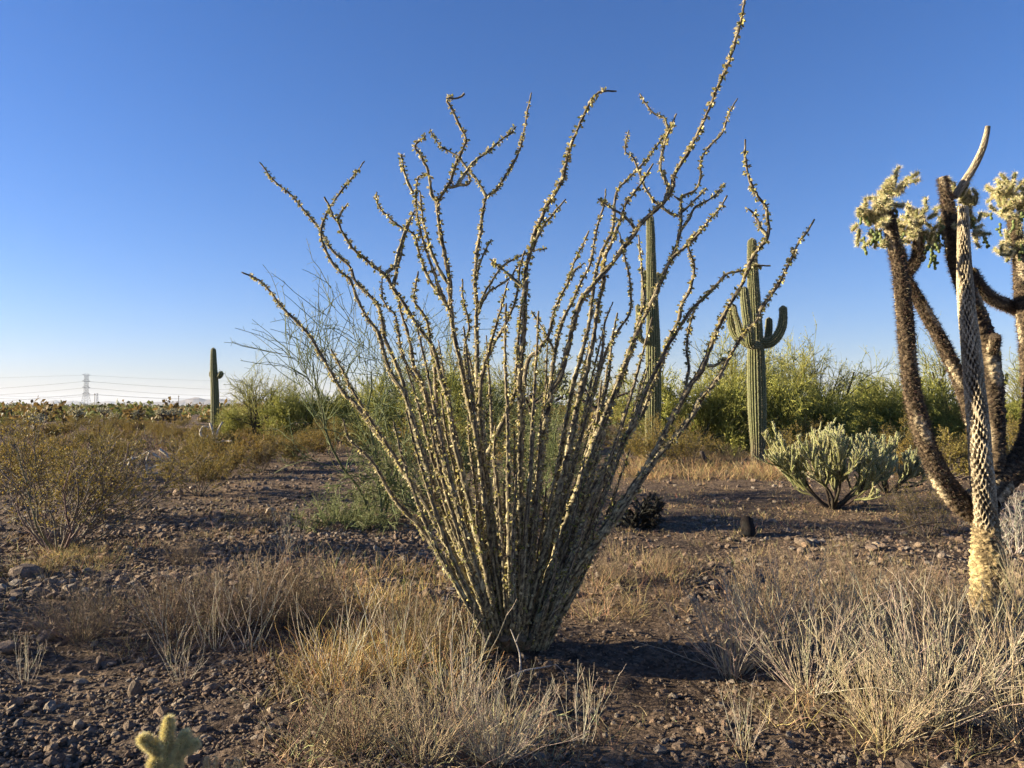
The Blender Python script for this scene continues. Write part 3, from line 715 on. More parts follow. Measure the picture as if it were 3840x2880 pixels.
# the big armed saguaro right of the ocotillo
g = ground(2842,1745); Yb = g[1]; k = Yb/FPX
tr_ = pathpx([(2844,1752),(2842,1650),(2838,1480),(2834,1300),(2829,1150),(2822,1000),(2820,893)], Yb)
saguaro('saguaro', 'large saguaro with five upcurved arms standing right of the ocotillo', g, [
 ('trunk', tr_, [24*k,27*k,33*k,34*k,33*k,28*k,25*k,22*k,19*k,16*k], 19, .9),
 ('arm', pathpx([(2842,1283),(2880,1288),(2912,1265),(2932,1225),(2937,1180),(2936,1145)], Yb, [0,-.05,-.1,-.1,-.1,-.1]), [20*k,19*k,18*k,17*k,15*k,14.5*k], 13, None),
 ('arm', pathpx([(2838,1280),(2800,1288),(2778,1250),(2768,1210),(2758,1180),(2750,1140)], Yb, [0,.0,.05,.1,.1,.1]), [18*k,17*k,15*k,12*k,10*k,9*k], 12, None),
 ('arm', pathpx([(2842,1292),(2815,1290),(2808,1240),(2800,1180),(2793,1120),(2790,1074)], Yb, [-.2,-.42,-.5,-.5,-.5,-.5]), [15*k,18*k,18*k,18*k,17*k,15*k], 13, None),
 ('arm', pathpx([(2850,1285),(2872,1280),(2881,1260),(2883,1225),(2884,1189)], Yb, [.1,.3,.35,.35,.35]), [14*k,14*k,14*k,13.5*k,12.5*k], 11, None),
 ('arm', pathpx([(2838,1285),(2770,1270),(2745,1230),(2738,1190),(2734,1148)], Yb, [.2,.3,.35,.3,.3]), [15*k,16*k,15*k,13*k,12*k], 12, None),
])
g = ground(2446,1725); Yb = g[1]; k = Yb/FPX
saguaro('saguaro', 'tall slender saguaro rising directly behind the right half of the ocotillo', g, [
 ('trunk', pathpx([(2446,1740),(2448,1600),(2450,1400),(2448,1200),(2442,1000),(2440,880),(2437,806)], Yb), [25*k,28*k,30*k,28*k,24*k,20*k,17*k,14*k], 18, .8),
 ('arm', pathpx([(2438,1175),(2415,1160),(2414,1090),(2416,1040),(2421,1012)], Yb, [0,.1,.1,.1,.1]), [9*k,10*k,10*k,9*k,8*k], 11, None),
 ('arm', pathpx([(2450,1120),(2466,1090),(2468,1060),(2467,1020)], Yb, [.1,.2,.2,.2]), [8*k,9*k,9*k,8*k], 11, None),
 ('arm', pathpx([(2440,1290),(2402,1270),(2396,1210),(2392,1140)], Yb, [-.1,-.2,-.2,-.2]), [9*k,10*k,10*k,9*k], 11, None),
])
g = ground(802,1632); Yb = g[1]; k = Yb/FPX
saguaro('saguaro', 'lone dark saguaro with a stubby heart shaped arm left of the pale green tree', g, [
 ('trunk', pathpx([(806,1640),(806,1500),(804,1430),(801,1370),(800,1303)], Yb), [15*k,15*k,15.5*k,15*k,14*k,12*k,9*k], 14, .6),
 ('arm', pathpx([(808,1408),(822,1412),(830,1398),(834,1392)], Yb, [0,-.1,-.1,-.1]), [5*k,9*k,11*k,9*k], 9, None),
 ('arm', pathpx([(798,1410),(790,1412),(789,1400),(790,1390)], Yb, [0,.1,.1,.1]), [4*k,5*k,5*k,4*k], 8, None),
], step=.09, spp=4)
for (lab, px, top, by, w, arms) in [
  ('short dark saguaro post poking up beside the yellow truck at the far left', 143, 1523, 1582, 11, 0),
  ('small round topped saguaro post right of the lattice tower', 363, 1525, 1556, 7, 0),
  ('tiny saguaro stump beside the thin pole left of the armed cholla trees', 1141, 1503, 1560, 7, 0),
  ('faint saguaro post hidden in the left palo verde crown', 1076, 1480, 1570, 7, 0),
  ('distant sunlit saguaro with hooked arm right of the cholla tree', 3748, 1313, 1590, 8, 1),
  ('thin saguaro tip above the thicket left of the cholla tree', 3311, 1428, 1570, 5, 0)]:
    g = ground(px, by); Yb = g[1]; k = Yb/FPX
    L = [('trunk', pathpx([(px+2,by+3),(px+1,(by+top)/2),(px,top)], Yb), [w*k,w*k,w*.9*k,w*.75*k], 12, .5)]
    if arms:
        L.append(('arm', pathpx([(px+3,1440),(px+20,1440),(px+26,1425),(px+27,1398)], Yb), [5*k,6*k,6*k,5*k], 8, None))
        L.append(('arm', pathpx([(px-2,1450),(px-14,1445),(px-15,1418)], Yb), [5*k,5*k,4*k], 8, None))
    saguaro('saguaro', lab, g, L, step=.15, spp=4)
# ================================================================== CHOLLA TREE at the right
def bark_arm(root, base, name, path, R, mode, spine_n, sp_len=.03, sp_col=(.12,.085,.055), sides=28, sides_step=.012, lab=None, cap=True, spn=True):
    P = resample(path, sides_step)
    s = np.concatenate([[0], np.cumsum(np.linalg.norm(np.diff(P,axis=0),axis=1))]); L = s[-1]
    rr = np.interp(s/L, np.linspace(0,1,len(R)), R)
    mb = MB(); rx = rs
    if mode == 'net':
        sides = 98; cells = 14; cl = .075
        warp = rx.uniform(0,6)
        def fr(TH,S):
            v = S/cl + .30*np.sin(TH*2+S*4+warp)+.12*np.sin(TH*5+S*17); row = np.floor(v*2).astype(int)
            u1 = TH*cells/(2*PI)+.3*np.sin(S*9+warp)+.16*np.sin(S*31+TH*2)
            d = 9*np.ones_like(S)
            for off in (0,.5):
                uu = (u1+off)%1-.5; vv = (v+off)%1-.5
                d = np.minimum(d, (uu/(.24+.07*np.sin(TH*3+S*23)))**2+(vv/(.27+.06*np.sin(TH*4-S*13)))**2)
            pit = 1/(1+np.exp((d-1)*9))
            return 1+.03*np.sin(TH*3+S*5)-.38*pit + rx.normal(0,.012,TH.shape)
        def colf(TH,S,M):
            k = np.clip((M-.68)/.25,0,1)[...,None]
            c = np.array([.045,.035,.028])*(1-k)+np.array([.40,.33,.22])*k  # pit floors coloured near black for the shade inside the holes
            return np.clip(c*(1+.2*np.sin(S*7+TH)[...,None]+rx.normal(0,.12,c.shape[:2]+(1,))),.01,.9)
    else:
        ph = rx.uniform(0,6)
        patchy = mode in ('bark','lit_gold')
        rn = rx.normal(0,.08,(len(P),sides))
        low = {}
        def fr(TH,S):
            a = np.sin(TH*4+S*70+ph+3*np.sin(S*13+TH))*np.sin(TH*3-S*61+2*np.sin(S*9-TH*2))
            return 1+.07*a+rn+.05*np.sin(TH*2+S*9+ph)
        def colf(TH,S,M):
            v = np.clip((M-.9)/.25,0,1)[...,None]
            dark = np.array([.03,.022,.016]) if mode!='lit_gold' else np.array([.09,.065,.035])
            lite = np.array([.125,.09,.055]) if mode!='lit_gold' else np.array([.46,.35,.17])  # golden sunlit look put into the trunk colour, darker towards its top
            c = dark*(1-v)+lite*v
            if mode=='lit_gold': up=np.clip((S-.45)/.35,0,1)[...,None]; c = c*(1-up)+(np.array([.03,.022,.016])*(1-v)+np.array([.26,.19,.11])*v)*up
            pt = np.clip(np.sin(S*6.3+ph)*np.sin(S*2.9+1.3*TH+ph)*3-1.6,0,1)[...,None]*(mode=='bark')
            c = c*(1-pt)+np.array([.42,.34,.22])*pt
            return np.clip(c*(1+rx.normal(0,.28,c.shape[:2]+(1,))),.01,.9)
    A,B,T,_ = sweep(mb, P, rr, sides, fr, colf, cap)
    o = mb.build(name, M_BARK, root, base); o.location=(0,0,0)
    if lab: o['label']=lab
    if spine_n:
        n = int(spine_n*L); t = rx.uniform(0,1,n)*L; th = rx.uniform(0,6.28,n)
        ix = np.interp(t,s,np.arange(len(s))); i=np.minimum(ix.astype(int),len(s)-2); f=(ix-i)[:,None]
        pos = P[i]*(1-f)+P[i+1]*f; nr=A[i]*np.cos(th)[:,None]+B[i]*np.sin(th)[:,None]
        sp = MB(); d = unit(nr+rx.normal(0,.5,(n,3)))
        spikes(sp, pos+nr*np.interp(t,s,rr)[:,None]*.95, d, rx.uniform(.4,1.2,n)*sp_len, .0021, jit(sp_col,n,.35,rx), rx)
        sp.build('spines', M_SPINE, o, base)['kind']='stuff'
    return o
def joints(starts, dirs, lens, rads, rx, sk, sp, nsp=900, col=(.13,.16,.05), spc=(.62,.57,.34), spl=.026, spw=.0013):
    """plump tubercled cactus joints with dense spines"""
    for st, d, L, r in zip(starts, dirs, lens, rads):
        P = grow(np.array([st]), np.array([d]), L, 5, .10, .04, rx)[0]; P = resample(P, max(.008,L/22))
        s = np.linspace(0,1,len(P)); R = r*np.sqrt(np.clip(1-(2*s-1)**6,.02,1))*(.85+.15*np.sin(s*PI))
        ph = rx.uniform(0,6)
        A,B,T,_ = sweep(sk, P, R, 12, lambda TH,S: 1+.14*np.sin(3*TH+S*150+ph)*np.sin(3*TH-S*150), lambda TH,S,M: np.clip((np.array(col)*(.75+1.0*(M[...,None]-.95))*(1+rx.normal(0,.12,M.shape+(1,)))),.01,.9))
        n = int(nsp*L); i = rx.integers(0,len(P),n); th=rx.uniform(0,6.28,n)
        nr=A[i]*np.cos(th)[:,None]+B[i]*np.sin(th)[:,None]
        dd = unit(nr+rx.normal(0,.45,(n,3))+T[i]*.25)
        spikes(sp, P[i]+nr*R[i][:,None]*.9, dd, rx.uniform(.5,1.2,n)*spl, spw, jit(spc,n,.2,rx), rx)
def head(root, base, center, n, spread, rx, fruits=6, up=.5, name='joint_cluster', lens=(.06,.13), r=.0145, col=(.17,.17,.06), spc=(.62,.57,.34), nsp=1500, spl=.034, spw=.0016):
    sk, sp = MB(), MB()
    c = np.array(center)
    for k in range(n):
        d = unit(rx.normal(0,1,3)+[0,0,up]); L = rx.uniform(*lens)
        st = c + d*rx.uniform(0,spread)*np.array([1,1,.8])
        joints([st],[unit(d+[0,0,.3])],[L],[r*rx.uniform(.85,1.15)],rx,sk,sp,nsp,col,spc,spl,spw)
        if rx.random()<.55:
            e = st+unit(d+[0,0,.3])*L*.9; d2 = unit(d+rx.normal(0,.8,3))
            joints([e],[d2],[L*.7],[r*.85],rx,sk,sp,nsp,col,spc,spl,spw)
    o = sk.build(name, M_CACTUS, root, base); o.location=(0,0,0)
    sp.build('spines', M_SPINE, o, base)['kind']='stuff'
    for k in range(fruits):       # hanging chains of small fruits
        fm = MB(); p = c + rx.normal(0,1,3)*[spread*.8,spread*.8,spread*.3] + [0,0,-spread*.4]
        for j in range(int(rx.integers(2,6))):
            d = unit(np.array([0,0,-1.])+rx.normal(0,.45,3)); P = np.array([p, p+d*.035]); Pr = resample(P,.006)
            R = .012*np.sqrt(np.clip(1-(2*np.linspace(0,1,len(Pr))-1)**2,.05,1))
            sweep(fm, Pr, R, 8, lambda T,S: 1+.05*np.sin(5*T), lambda T,S,M: np.clip(np.array([.12,.15,.05])*(1+rx.normal(0,.1,M.shape+(1,))),.01,1))
            if rx.random()<.4:
                d2 = unit(d+rx.normal(0,1,3)); P2=np.array([p+d*.03,p+d*.03+d2*.03]); Pr=resample(P2,.006); sweep(fm,Pr,R[:len(Pr)] if len(Pr)<=len(R) else np.full(len(Pr),.008),8,lambda T,S:1+0*T,lambda T,S,M: np.clip(np.array([.12,.15,.05])*(1+0*M[...,None]),.01,1))
            p = p+d*.033
        q = fm.build('fruit_chain', M_CACTUS, root, base); q.location=(0,0,0)
    return o
g = ground(3722,2268); Yc = g[1]; k = Yc/FPX
ch = thing('cholla_tree', 'tall tree cholla with spiny limbs, a pale netlike dead limb and bristly heads', 'cholla cactus', g)
bark_arm(ch, g, 'trunk', pathpx([(3724,2310),(3716,2200),(3703,2080),(3695,1960),(3688,1850)], Yc, [0,0,0,0,0]), [76*k,66*k,56*k,47*k,43*k,24*k], 'lit_gold', 900, .02, (.35,.26,.13), 44, .011)
bark_arm(ch, g, 'dead_limb', pathpx([(3697,1985),(3690,1880),(3678,1750),(3670,1600),(3655,1450),(3640,1300),(3624,1150),(3617,1000),(3614,880),(3612,775)], Yc, [.0,-.07,-.12,-.16,-.18,-.2,-.2,-.2,-.2,-.2]), [40*k,41*k,39*k,37*k,35*k,33*k,30*k,27*k,22*k,17*k], 'net', 0, lab='pale dead limb worn to an open net of wood')
bark_arm(ch, g, 'dead_limb', pathpx([(3580,738),(3612,690),(3650,630),(3684,560),(3700,500),(3704,474)], Yc, [.1,.08,.05,0,0,0]), [13*k,15*k,14*k,13*k,11*k,9*k], 'net', 0, lab='bare curved dead limb pointing up like a horn')
bark_arm(ch, g, 'limb', pathpx([(3690,1930),(3712,1800),(3728,1650),(3720,1450),(3700,1300),(3660,1180),(3620,1080)], Yc, [.1,.14,.15,.15,.13,.12,.1]), [46*k,44*k,38*k,36*k,38*k,36*k,32*k], 'bark', 2200)
bark_arm(ch, g, 'limb', pathpx([(3625,1090),(3590,1000),(3570,900),(3558,800),(3545,720),(3532,665)], Yc, [.1,.1,.1,.1,.08,.08]), [31*k,28*k,25*k,25*k,20*k,14*k], 'bark', 5200, .035)
bark_arm(ch, g, 'limb_stub', pathpx([(3712,1330),(3728,1290),(3732,1258)], Yc, [.12,.0,-.05]), [20*k,20*k,17*k], 'bark', 3000)
bark_arm(ch, g, 'limb', pathpx([(3700,1950),(3620,1900),(3555,1830),(3500,1730),(3460,1620),(3430,1510),(3412,1400),(3400,1280),(3390,1150),(3375,1020),(3345,880),(3325,790)], Yc, np.linspace(.1,-.35,12)), [44*k,40*k,36*k,33*k,30*k,28*k,27*k,27*k,26*k,24*k,22*k,19*k], 'bark', 4600, .036)
bark_arm(ch, g, 'limb', pathpx([(3690,1800),(3672,1650),(3645,1550),(3610,1450),(3560,1340),(3520,1260),(3475,1180),(3425,1090),(3398,1040),(3385,985),(3372,930)], Yc, np.linspace(.3,.1,11)), [34*k,32*k,31*k,29*k,26*k,25*k,23*k,21*k,20*k,18*k,15*k], 'bark', 4200, .034)
bark_arm(ch, g, 'limb', pathpx([(3398,1030),(3430,985),(3445,930),(3440,880),(3430,830)], Yc, [.1,.1,.08,.05,.05]), [18*k,19*k,19*k,18*k,15*k], 'bark', 5200, .036)
bark_arm(ch, g, 'limb', pathpx([(3640,1020),(3680,1085),(3730,1125),(3790,1150),(3830,1170)], Yc, [.15,.25,.35,.4,.42]), [22*k,22*k,21*k,23*k,22*k], 'bark', 4800, .036)
bark_arm(ch, g, 'limb', pathpx([(3700,1870),(3770,1790),(3850,1700),(3880,1560),(3868,1400),(3850,1250),(3835,1120),(3830,1000),(3815,900),(3795,810)], Yc, np.linspace(.1,.45,10)), [50*k,46*k,44*k,40*k,34*k,30*k,28*k,27*k,24*k,20*k], 'bark', 4600, .036)
rx = np.random.default_rng(77)
def P_(px,py,dy=0): return W(px,py,Yc+dy)
kw = dict(spc=(.72,.63,.36))
for (cx_,cy_,n,sp_,fr_,dy) in [(3312,745,9,.10,2,-.35),(3345,730,7,.10,0,-.3),(3300,815,6,.10,3,-.35),(3225,835,3,.06,0,-.3),(3290,850,5,.10,5,-.3),(3262,850,3,.07,1,-.3),
     (3305,930,2,.04,0,-.3),(3420,850,9,.10,2,.05),(3455,830,6,.09,1,.05),(3390,890,6,.09,1,.1),(3480,920,5,.09,6,.1),
     (3590,760,5,.07,0,.15),(3640,790,5,.09,2,.2),(3650,860,6,.10,4,.2),(3545,860,5,.10,7,.2),(3520,870,4,.07,5,.2),
     (3770,740,8,.10,0,.4),(3800,700,6,.08,0,.4),(3755,800,7,.12,2,.4),(3820,790,9,.13,4,.4),(3790,920,5,.10,2,.4),(3770,960,3,.07,0,.4),(3870,780,8,.14,3,.45)]:
    head(ch, g, P_(cx_,cy_,dy), int(n*1.8), sp_*.9, rx, fr_, **kw)
# ------------------------------------------------------------------ chain of joints crown template for the smaller chollas
def young_cholla(name, label, base, arms, group=None, **kw):
    root = thing(name, label, 'cholla cactus', base, group=group)
    return root
# small bright cholla at the bottom left
g = ground(632,2955); Yk = g[1]-.02; k = Yk/FPX
sc_ = thing('small_cholla', 'small bright yellow green cholla with glassy spines and five joints at the bottom left', 'cholla cactus', g)
rx = np.random.default_rng(88)
for path, r in [([(632,2960),(628,2880),(626,2820),(627,2760),(635,2694)],16),([(628,2900),(600,2838),(575,2800),(545,2778),(527,2764)],17),
                ([(632,2905),(660,2850),(675,2800),(690,2765),(703,2750)],14),([(668,2830),(690,2812),(715,2800),(738,2786)],11),
                ([(622,2930),(600,2900),(580,2870),(575,2850)],19),([(634,2930),(650,2900),(662,2870),(668,2862)],18)]:
    sk, sp = MB(), MB(); P = resample(pathpx(path, Yk, np.linspace(0,-.02,len(path))), .005); s_=np.linspace(0,1,len(P)); R = r*.72*k*np.sqrt(np.clip(1-(np.clip(2*s_-1,0,1))**5,.03,1))
    A,B,T,_ = sweep(sk, P, R, 24, lambda TH,S: 1+.16*np.sin(3*TH+S*190)*np.sin(3*TH-S*190), lambda TH,S,M: np.clip(np.array([.24,.27,.07])*(.7+1.6*(M[...,None]-.9))*(1+rx.normal(0,.08,M.shape+(1,))),.02,.9))
    # areoles: 6-9 spines from each tubercle
    m = 5200; n = int(m*.13); i = rx.integers(4,len(P),max(60,int(620*len(P)*.005/.13*2))); th = rx.uniform(0,6.28,len(i))
    nr=A[i]*np.cos(th)[:,None]+B[i]*np.sin(th)[:,None]; pos=P[i]+nr*R[i][:,None]
    pos=np.repeat(pos,4,0); nr=np.repeat(nr,4,0); TT=np.repeat(T[i],4,0)
    d=unit(nr+rx.normal(0,.5,nr.shape)+TT*.3); spikes(sp,pos,d,rx.uniform(.010,.030,len(pos)),.0011,jit((.72,.64,.33),len(pos),.15,rx),rx)
    o = sk.build('joint', M_CACTUS, sc_, g); o.location=(0,0,0); sp.build('spines', M_SPINE, o, g)['kind']='stuff'
for px,py,lab in [(795,2905,'withered straw coloured cholla joint just right of the small bright cholla'),(875,2905,'second withered cholla clump with papery husks at the bottom edge'),(1010,2910,'spiky pale cholla tip cut by the bottom edge left of centre')]:
    g2 = ground(px, py+60); Y2=g2[1]; t = thing('dried_cholla', lab, 'cholla cactus', g2)
    h = {795:80,875:75,1010:45}[px]
    for q in range(3 if px!=1010 else 2):
        sk, sp = MB(), MB(); dx = rx.uniform(-30,30); P = resample(pathpx([(px+dx*.3,py+70),(px+dx*.7,py+20),(px+dx,py+35-h-rx.uniform(0,25))],Y2),.006); R=np.full(len(P),.011)*np.sqrt(np.clip(1-np.linspace(0,1,len(P))**6,.05,1))
        A,B,T,_=sweep(sk,P,R,12,lambda TH,S:1+.3*np.sin(3*TH+S*160)*np.sin(3*TH-S*150)+rx.normal(0,.12,TH.shape),lambda TH,S,M:np.clip(np.array([.42,.30,.14])*(.5+1.2*(M[...,None]-.7))*(1+rx.normal(0,.15,M.shape+(1,))),.02,.9))
        i=rx.integers(2,len(P),260);th=rx.uniform(0,6.28,260);nr=A[i]*np.cos(th)[:,None]+B[i]*np.sin(th)[:,None]
        spikes(sp,P[i]+nr*R[i][:,None]*.9,unit(nr+rx.normal(0,.5,nr.shape)+T[i]*.4),rx.uniform(.008,.022,260),.0008,jit((.66,.52,.28),260,.2,rx),rx)
        o=sk.build('joint',M_CACTUS,t,g2);o.location=(0,0,0);sp.build('spines',M_SPINE,o,g2)['kind']='stuff'
# ------------------------------------------------------------------ buckhorn cholla bush (branching joints)
def bush_cholla(name, label, base, seed, H, Wd, njoint, spread_up=.35, col=(.12,.145,.06), spc=(.62,.58,.38), r=.013, group=None, lean=(0,0), trunkcol=(.05,.04,.03)):
    rx = np.random.default_rng(seed); root = thing(name, label, 'cholla cactus', base, group=group)
    m = 13; az = np.arange(m)/m*2*PI+rx.normal(0,.25,m)
    d0 = np.stack([np.cos(az)*rx.uniform(.5,1.15,m)+lean[0], np.sin(az)*rx.uniform(.4,1,m)+lean[1], rx.uniform(.45,1.1,m)],1)
    st = np.zeros((m,3)); st[:,2] = -.03
    P0 = grow(st, d0, rx.uniform(.35,.55,m)*H, 7, .16, .05, rx); R0 = lin(np.full(m,.026), np.full(m,.013), 7)
    mb = MB(); tubes(mb, P0, R0*(1+rx.normal(0,.08,R0.shape)), 9, jit(trunkcol, m, .2, rx)); 
    mb.build('trunk', M_BARK, root)
    pos, d, _, _ = spawn(P0, R0, m*7, .45, 1, .2, .9, rx); d = unit(d*[1,1,.6]+[0,0,spread_up])
    P1 = grow(pos, d, rx.uniform(.16,.30,len(pos))*H, 6, .12, .08, rx); R1 = lin(np.full(len(pos),.013), np.full(len(pos),.009), 6)
    pos2, d2, _, _ = spawn(P1, R1, int(njoint*.45), .3, 1, .3, .8, rx); d2 = unit(d2+[0,0,spread_up*1.3])
    P2 = grow(pos2, d2, rx.uniform(.08,.17,len(pos2))*H, 5, .1, .1, rx); 
    pos3, d3, _, _ = spawn(P2, np.ones((len(P2),5))*.01, njoint, .3, 1, .25, .8, rx); d3 = unit(d3+[0,0,spread_up*1.5])
    P3 = grow(pos3, d3, rx.uniform(.04,.11,len(pos3))*H, 5, .07, .05, rx)
    for nm, P, rad, cc in (('branch',P1,.014,np.array(col)*.7),('joint',P2,r,np.array(col)),('joint',P3,r*.9,np.array(col)*1.15)):
        n_, k_ = P.shape[:2]; prof = np.array([.7,1,1.05,1,.6]) if k_==5 else np.linspace(1.25,.9,k_)
        Rr = np.full((n_,k_),rad)*prof*(1+rx.normal(0,.08,(n_,k_)))
        single = min(n_, 100 if P is not P3 else (300-min(len(P2),100)))
        sets = [np.array([a]) for a in range(single)] + ([np.arange(single,n_)] if n_>single else [])
        for gi in sets:
            stuff = len(gi) > 1
            mb = MB(); tubes(mb, P[gi], Rr[gi], 7, jit(cc, len(gi), .15, rx)); o = mb.build(nm if not stuff else nm+'s', M_CACTUS, root)
            if stuff: o['kind'] = 'stuff'
            sp = MB(); ns = int(len(gi)*(70 if nm=='joint' else 60)); a = rx.choice(gi, ns); t = rx.uniform(0,k_-1.001,ns); ii=t.astype(int); f=(t-ii)[:,None]
            q = P[a,ii]*(1-f)+P[a,ii+1]*f; TT=unit(P[a,ii+1]-P[a,ii]); A,B=perp(TT); ph=rx.uniform(0,6.28,(ns,1)); nr=A*np.cos(ph)+B*np.sin(ph)
            spikes(sp, q+nr*rad*.8, unit(nr+rx.normal(0,.4,(ns,3))+TT*.3), rx.uniform(.01,.024,ns), .0022, jit(spc if nm=='joint' else np.array(spc)*.6, ns, .2, rx), rx)
            sp.build('spines', M_SPINE, o)['kind']='stuff'
    return root
g = ground(3125,1912)
bush_cholla('cholla_bush', 'broad pale green staghorn cholla bush on the sunlit clearing before the palo verdes', g, 4, 1.75, 2.3, 1350, col=(.20,.20,.075), spc=(.70,.65,.42), r=.011)
g = ground(3330,1850)
bush_cholla('cholla_bush', 'smaller staghorn cholla bush behind and right of the broad one', g, 9, 1.3, 1.4, 700, col=(.19,.20,.085), spc=(.70,.65,.42), r=.011)
g = ground(2385,1985)
b2 = bush_cholla('cholla_bush', 'dark shaded cholla bush with drooping arms tucked behind the ocotillo base', g, 14, .75, 1.0, 180, spread_up=-.25, col=(.03,.03,.02), spc=(.08,.065,.045), lean=(.3,0))
# ================================================================== TREES AND BUSHES
def desert_tree(seed, H, Wd, levels, name='palo_verde', trunk_n=5, bark=(.12,.13,.06), green=(.13,.16,.04), yellow=(.27,.27,.07), dens=1., droop=0., wig=.16, twigw=.003, leaf=.012, upr=(.6,1.3), tr=.05, leafn=2.0, lean=0, link_at=(0,0,0), tl=(.05,.12), tm=5.5, ta=(.3,1.0)):
    """template of trunk > nothing, branches, crown (fine twigs and leaflets)"""
    rx = np.random.default_rng(seed)
    root = thing(name, None, None, link_at)
    az = rx.uniform(0,2*PI,trunk_n); sp = Wd/H*.55
    d0 = np.stack([np.cos(az)*sp*rx.uniform(.3,1.2,trunk_n)+lean, np.sin(az)*sp*rx.uniform(.3,1.2,trunk_n), rx.uniform(*upr,trunk_n)],1)
    st = np.stack([rx.normal(0,.04*H/3,trunk_n), rx.normal(0,.04*H/3,trunk_n), np.full(trunk_n,-.05)],1)
    P0 = grow(st, d0, rx.uniform(.5,.75,trunk_n)*H, 9, wig, .03, rx); R0 = lin(np.full(trunk_n,tr), np.full(trunk_n,tr*.35), 9)
    for i in range(trunk_n):
        mb = MB(); tubes(mb, P0[i:i+1], R0[i:i+1], 8, jit(bark,1,.15,rx)); mb.build('trunk', M_BARK, root)
    n1 = int(trunk_n*9); p,d,r,ix = spawn(P0,R0,n1,.22,1,.35,1.0,rx); d = unit(d+[0,0,.15-droop])
    P1 = grow(p,d,rx.uniform(.25,.5,n1)*H,8,wig,.02-droop*.2,rx); R1 = lin(r*.5, r*.16, 8)
    mb = MB()
    near = name.startswith('near_')
    for grp in ([np.array([a]) for a in range(n1)] if near else [np.arange(n1)]):
        m2 = MB(); tubes(m2, P1[grp], R1[grp], 5, jit(np.array(bark)*.9+np.array(green)*.2,len(grp),.2,rx)); o = m2.build('branch' if near else 'branches', M_BARK, root)
        if not near: o['kind'] = 'stuff'
    n2 = int(n1*9*dens); p,d,r,ix = spawn(P1,R1,n2,.15,1,.3,.95,rx); d = unit(d+[0,0,.1-droop])
    P2 = grow(p,d,rx.uniform(.12,.28,n2)*H,6,wig*1.1,.0-droop*.2,rx); R2 = lin(np.full(n2,twigw*1.8), np.full(n2,twigw), 6)
    mb = MB(); tubes(mb, P2, R2, 3, jit(green,n2,.2,rx))
    P=P2; R=R2; nn=n2
    for lv in range(levels):
        n3 = int(nn*(tm if lv==0 else 3)*dens); p,d,r,ix = spawn(P,R,n3,.1,1,ta[0],ta[1],rx)
        d = unit(d+[0,0,.08-droop]); P3 = grow(p,d,rx.uniform(tl[0],tl[1],n3)*H*(.8**lv),4,wig,-droop*.3,rx); R3 = lin(np.full(n3,twigw*.9),np.full(n3,twigw*.5),4)
        yl = rx.random((n3,1)); cc = np.array(green)*(1-yl*.6)+np.array(yellow)*yl*.6
        ribbons(mb, P3, R3, np.clip(cc*(1+rx.normal(0,.15,(n3,1))),.01,.9), rx); P,R,nn=P3,R3,n3
    if leafn:
        nl = int(nn*leafn); a = rx.integers(0,nn,nl); t = rx.uniform(0.1,2.99,nl); ii=t.astype(int); f=(t-ii)[:,None]
        q = P[a,ii]*(1-f)+P[a,ii+1]*f; dd = unit(rx.normal(size=(nl,3))+[0,0,.2]); yl = rx.random((nl,1))
        leaves(mb, q, dd, leaf*rx.uniform(.6,1.3,nl), leaf*.33, np.clip((np.array(green)*(1-yl)+np.array(yellow)*yl)*(1+rx.normal(0,.15,(nl,1))),.01,.9), rx)
    mb.build('crown', M_LEAF, root)['kind'] = 'stuff'
    return root
def place(root, px, py, label, cat, rz=0, scale=1, group=None, name=None):
    if cat in ('palo verde','tree') and not hasattr(scale,'__len__') and not root.name.startswith('near_'): scale = (scale*1.1, scale*1.1, scale*(1.34 if cat=='palo verde' else 1.2))
    g = ground(px, py); o = dup(root, g, rz, scale, label, cat, group)
    if o.name.startswith('near_'): o.name = 'palo_verde'
    return o
def retire(root):
    for c in list(root.children):
        for q in list(c.children): bpy.data.objects.remove(q)
        bpy.data.objects.remove(c)
    bpy.data.objects.remove(root)
# near sparse palo verde behind the ocotillo
t1 = desert_tree(3, 3.3, 2.4, 1, 'near_palo_verde', 5, (.13,.15,.075), (.15,.17,.075), (.30,.31,.13), .9, -.02, .17, .0030, .014, (1.0,1.7), .019, .25, lean=-.07, tl=(.010,.032), tm=7.5, ta=(.6,1.3))
place(t1, 1420, 1965, 'sparse thorny palo verde shrub with pale green wands behind the left side of the ocotillo', 'palo verde', 0.3, (1.05,1,1.04))
t2 = desert_tree(8, 1.9, 3.4, 1, 'near_palo_verde', 9, (.13,.15,.075), (.16,.18,.075), (.32,.32,.12), 1.0, .03, .18, .0030, .016, (.35,1.0), .022, .5, tl=(.02,.06), tm=7, ta=(.6,1.3))
place(t2, 1650, 1955, 'low tangled palo verde thicket directly behind the ocotillo stems', 'palo verde', 1.0, (1,1,1.12))
place(t2, 2010, 1860, 'dense olive thicket seen through the middle of the ocotillo', 'palo verde', 2.6, 1.05)
t3 = desert_tree(12, .8, 2.6, 1, 'near_palo_verde', 11, (.17,.20,.09), (.18,.20,.085), (.34,.34,.13), .6, .04, .14, .0028, .014, (.08,.5), .014, .3, tl=(.04,.10), tm=7, ta=(.6,1.3))
place(t3, 1270, 1975, 'low sprawling green branches spreading over the stones left of the ocotillo', 'palo verde', .4, (1,1,1))
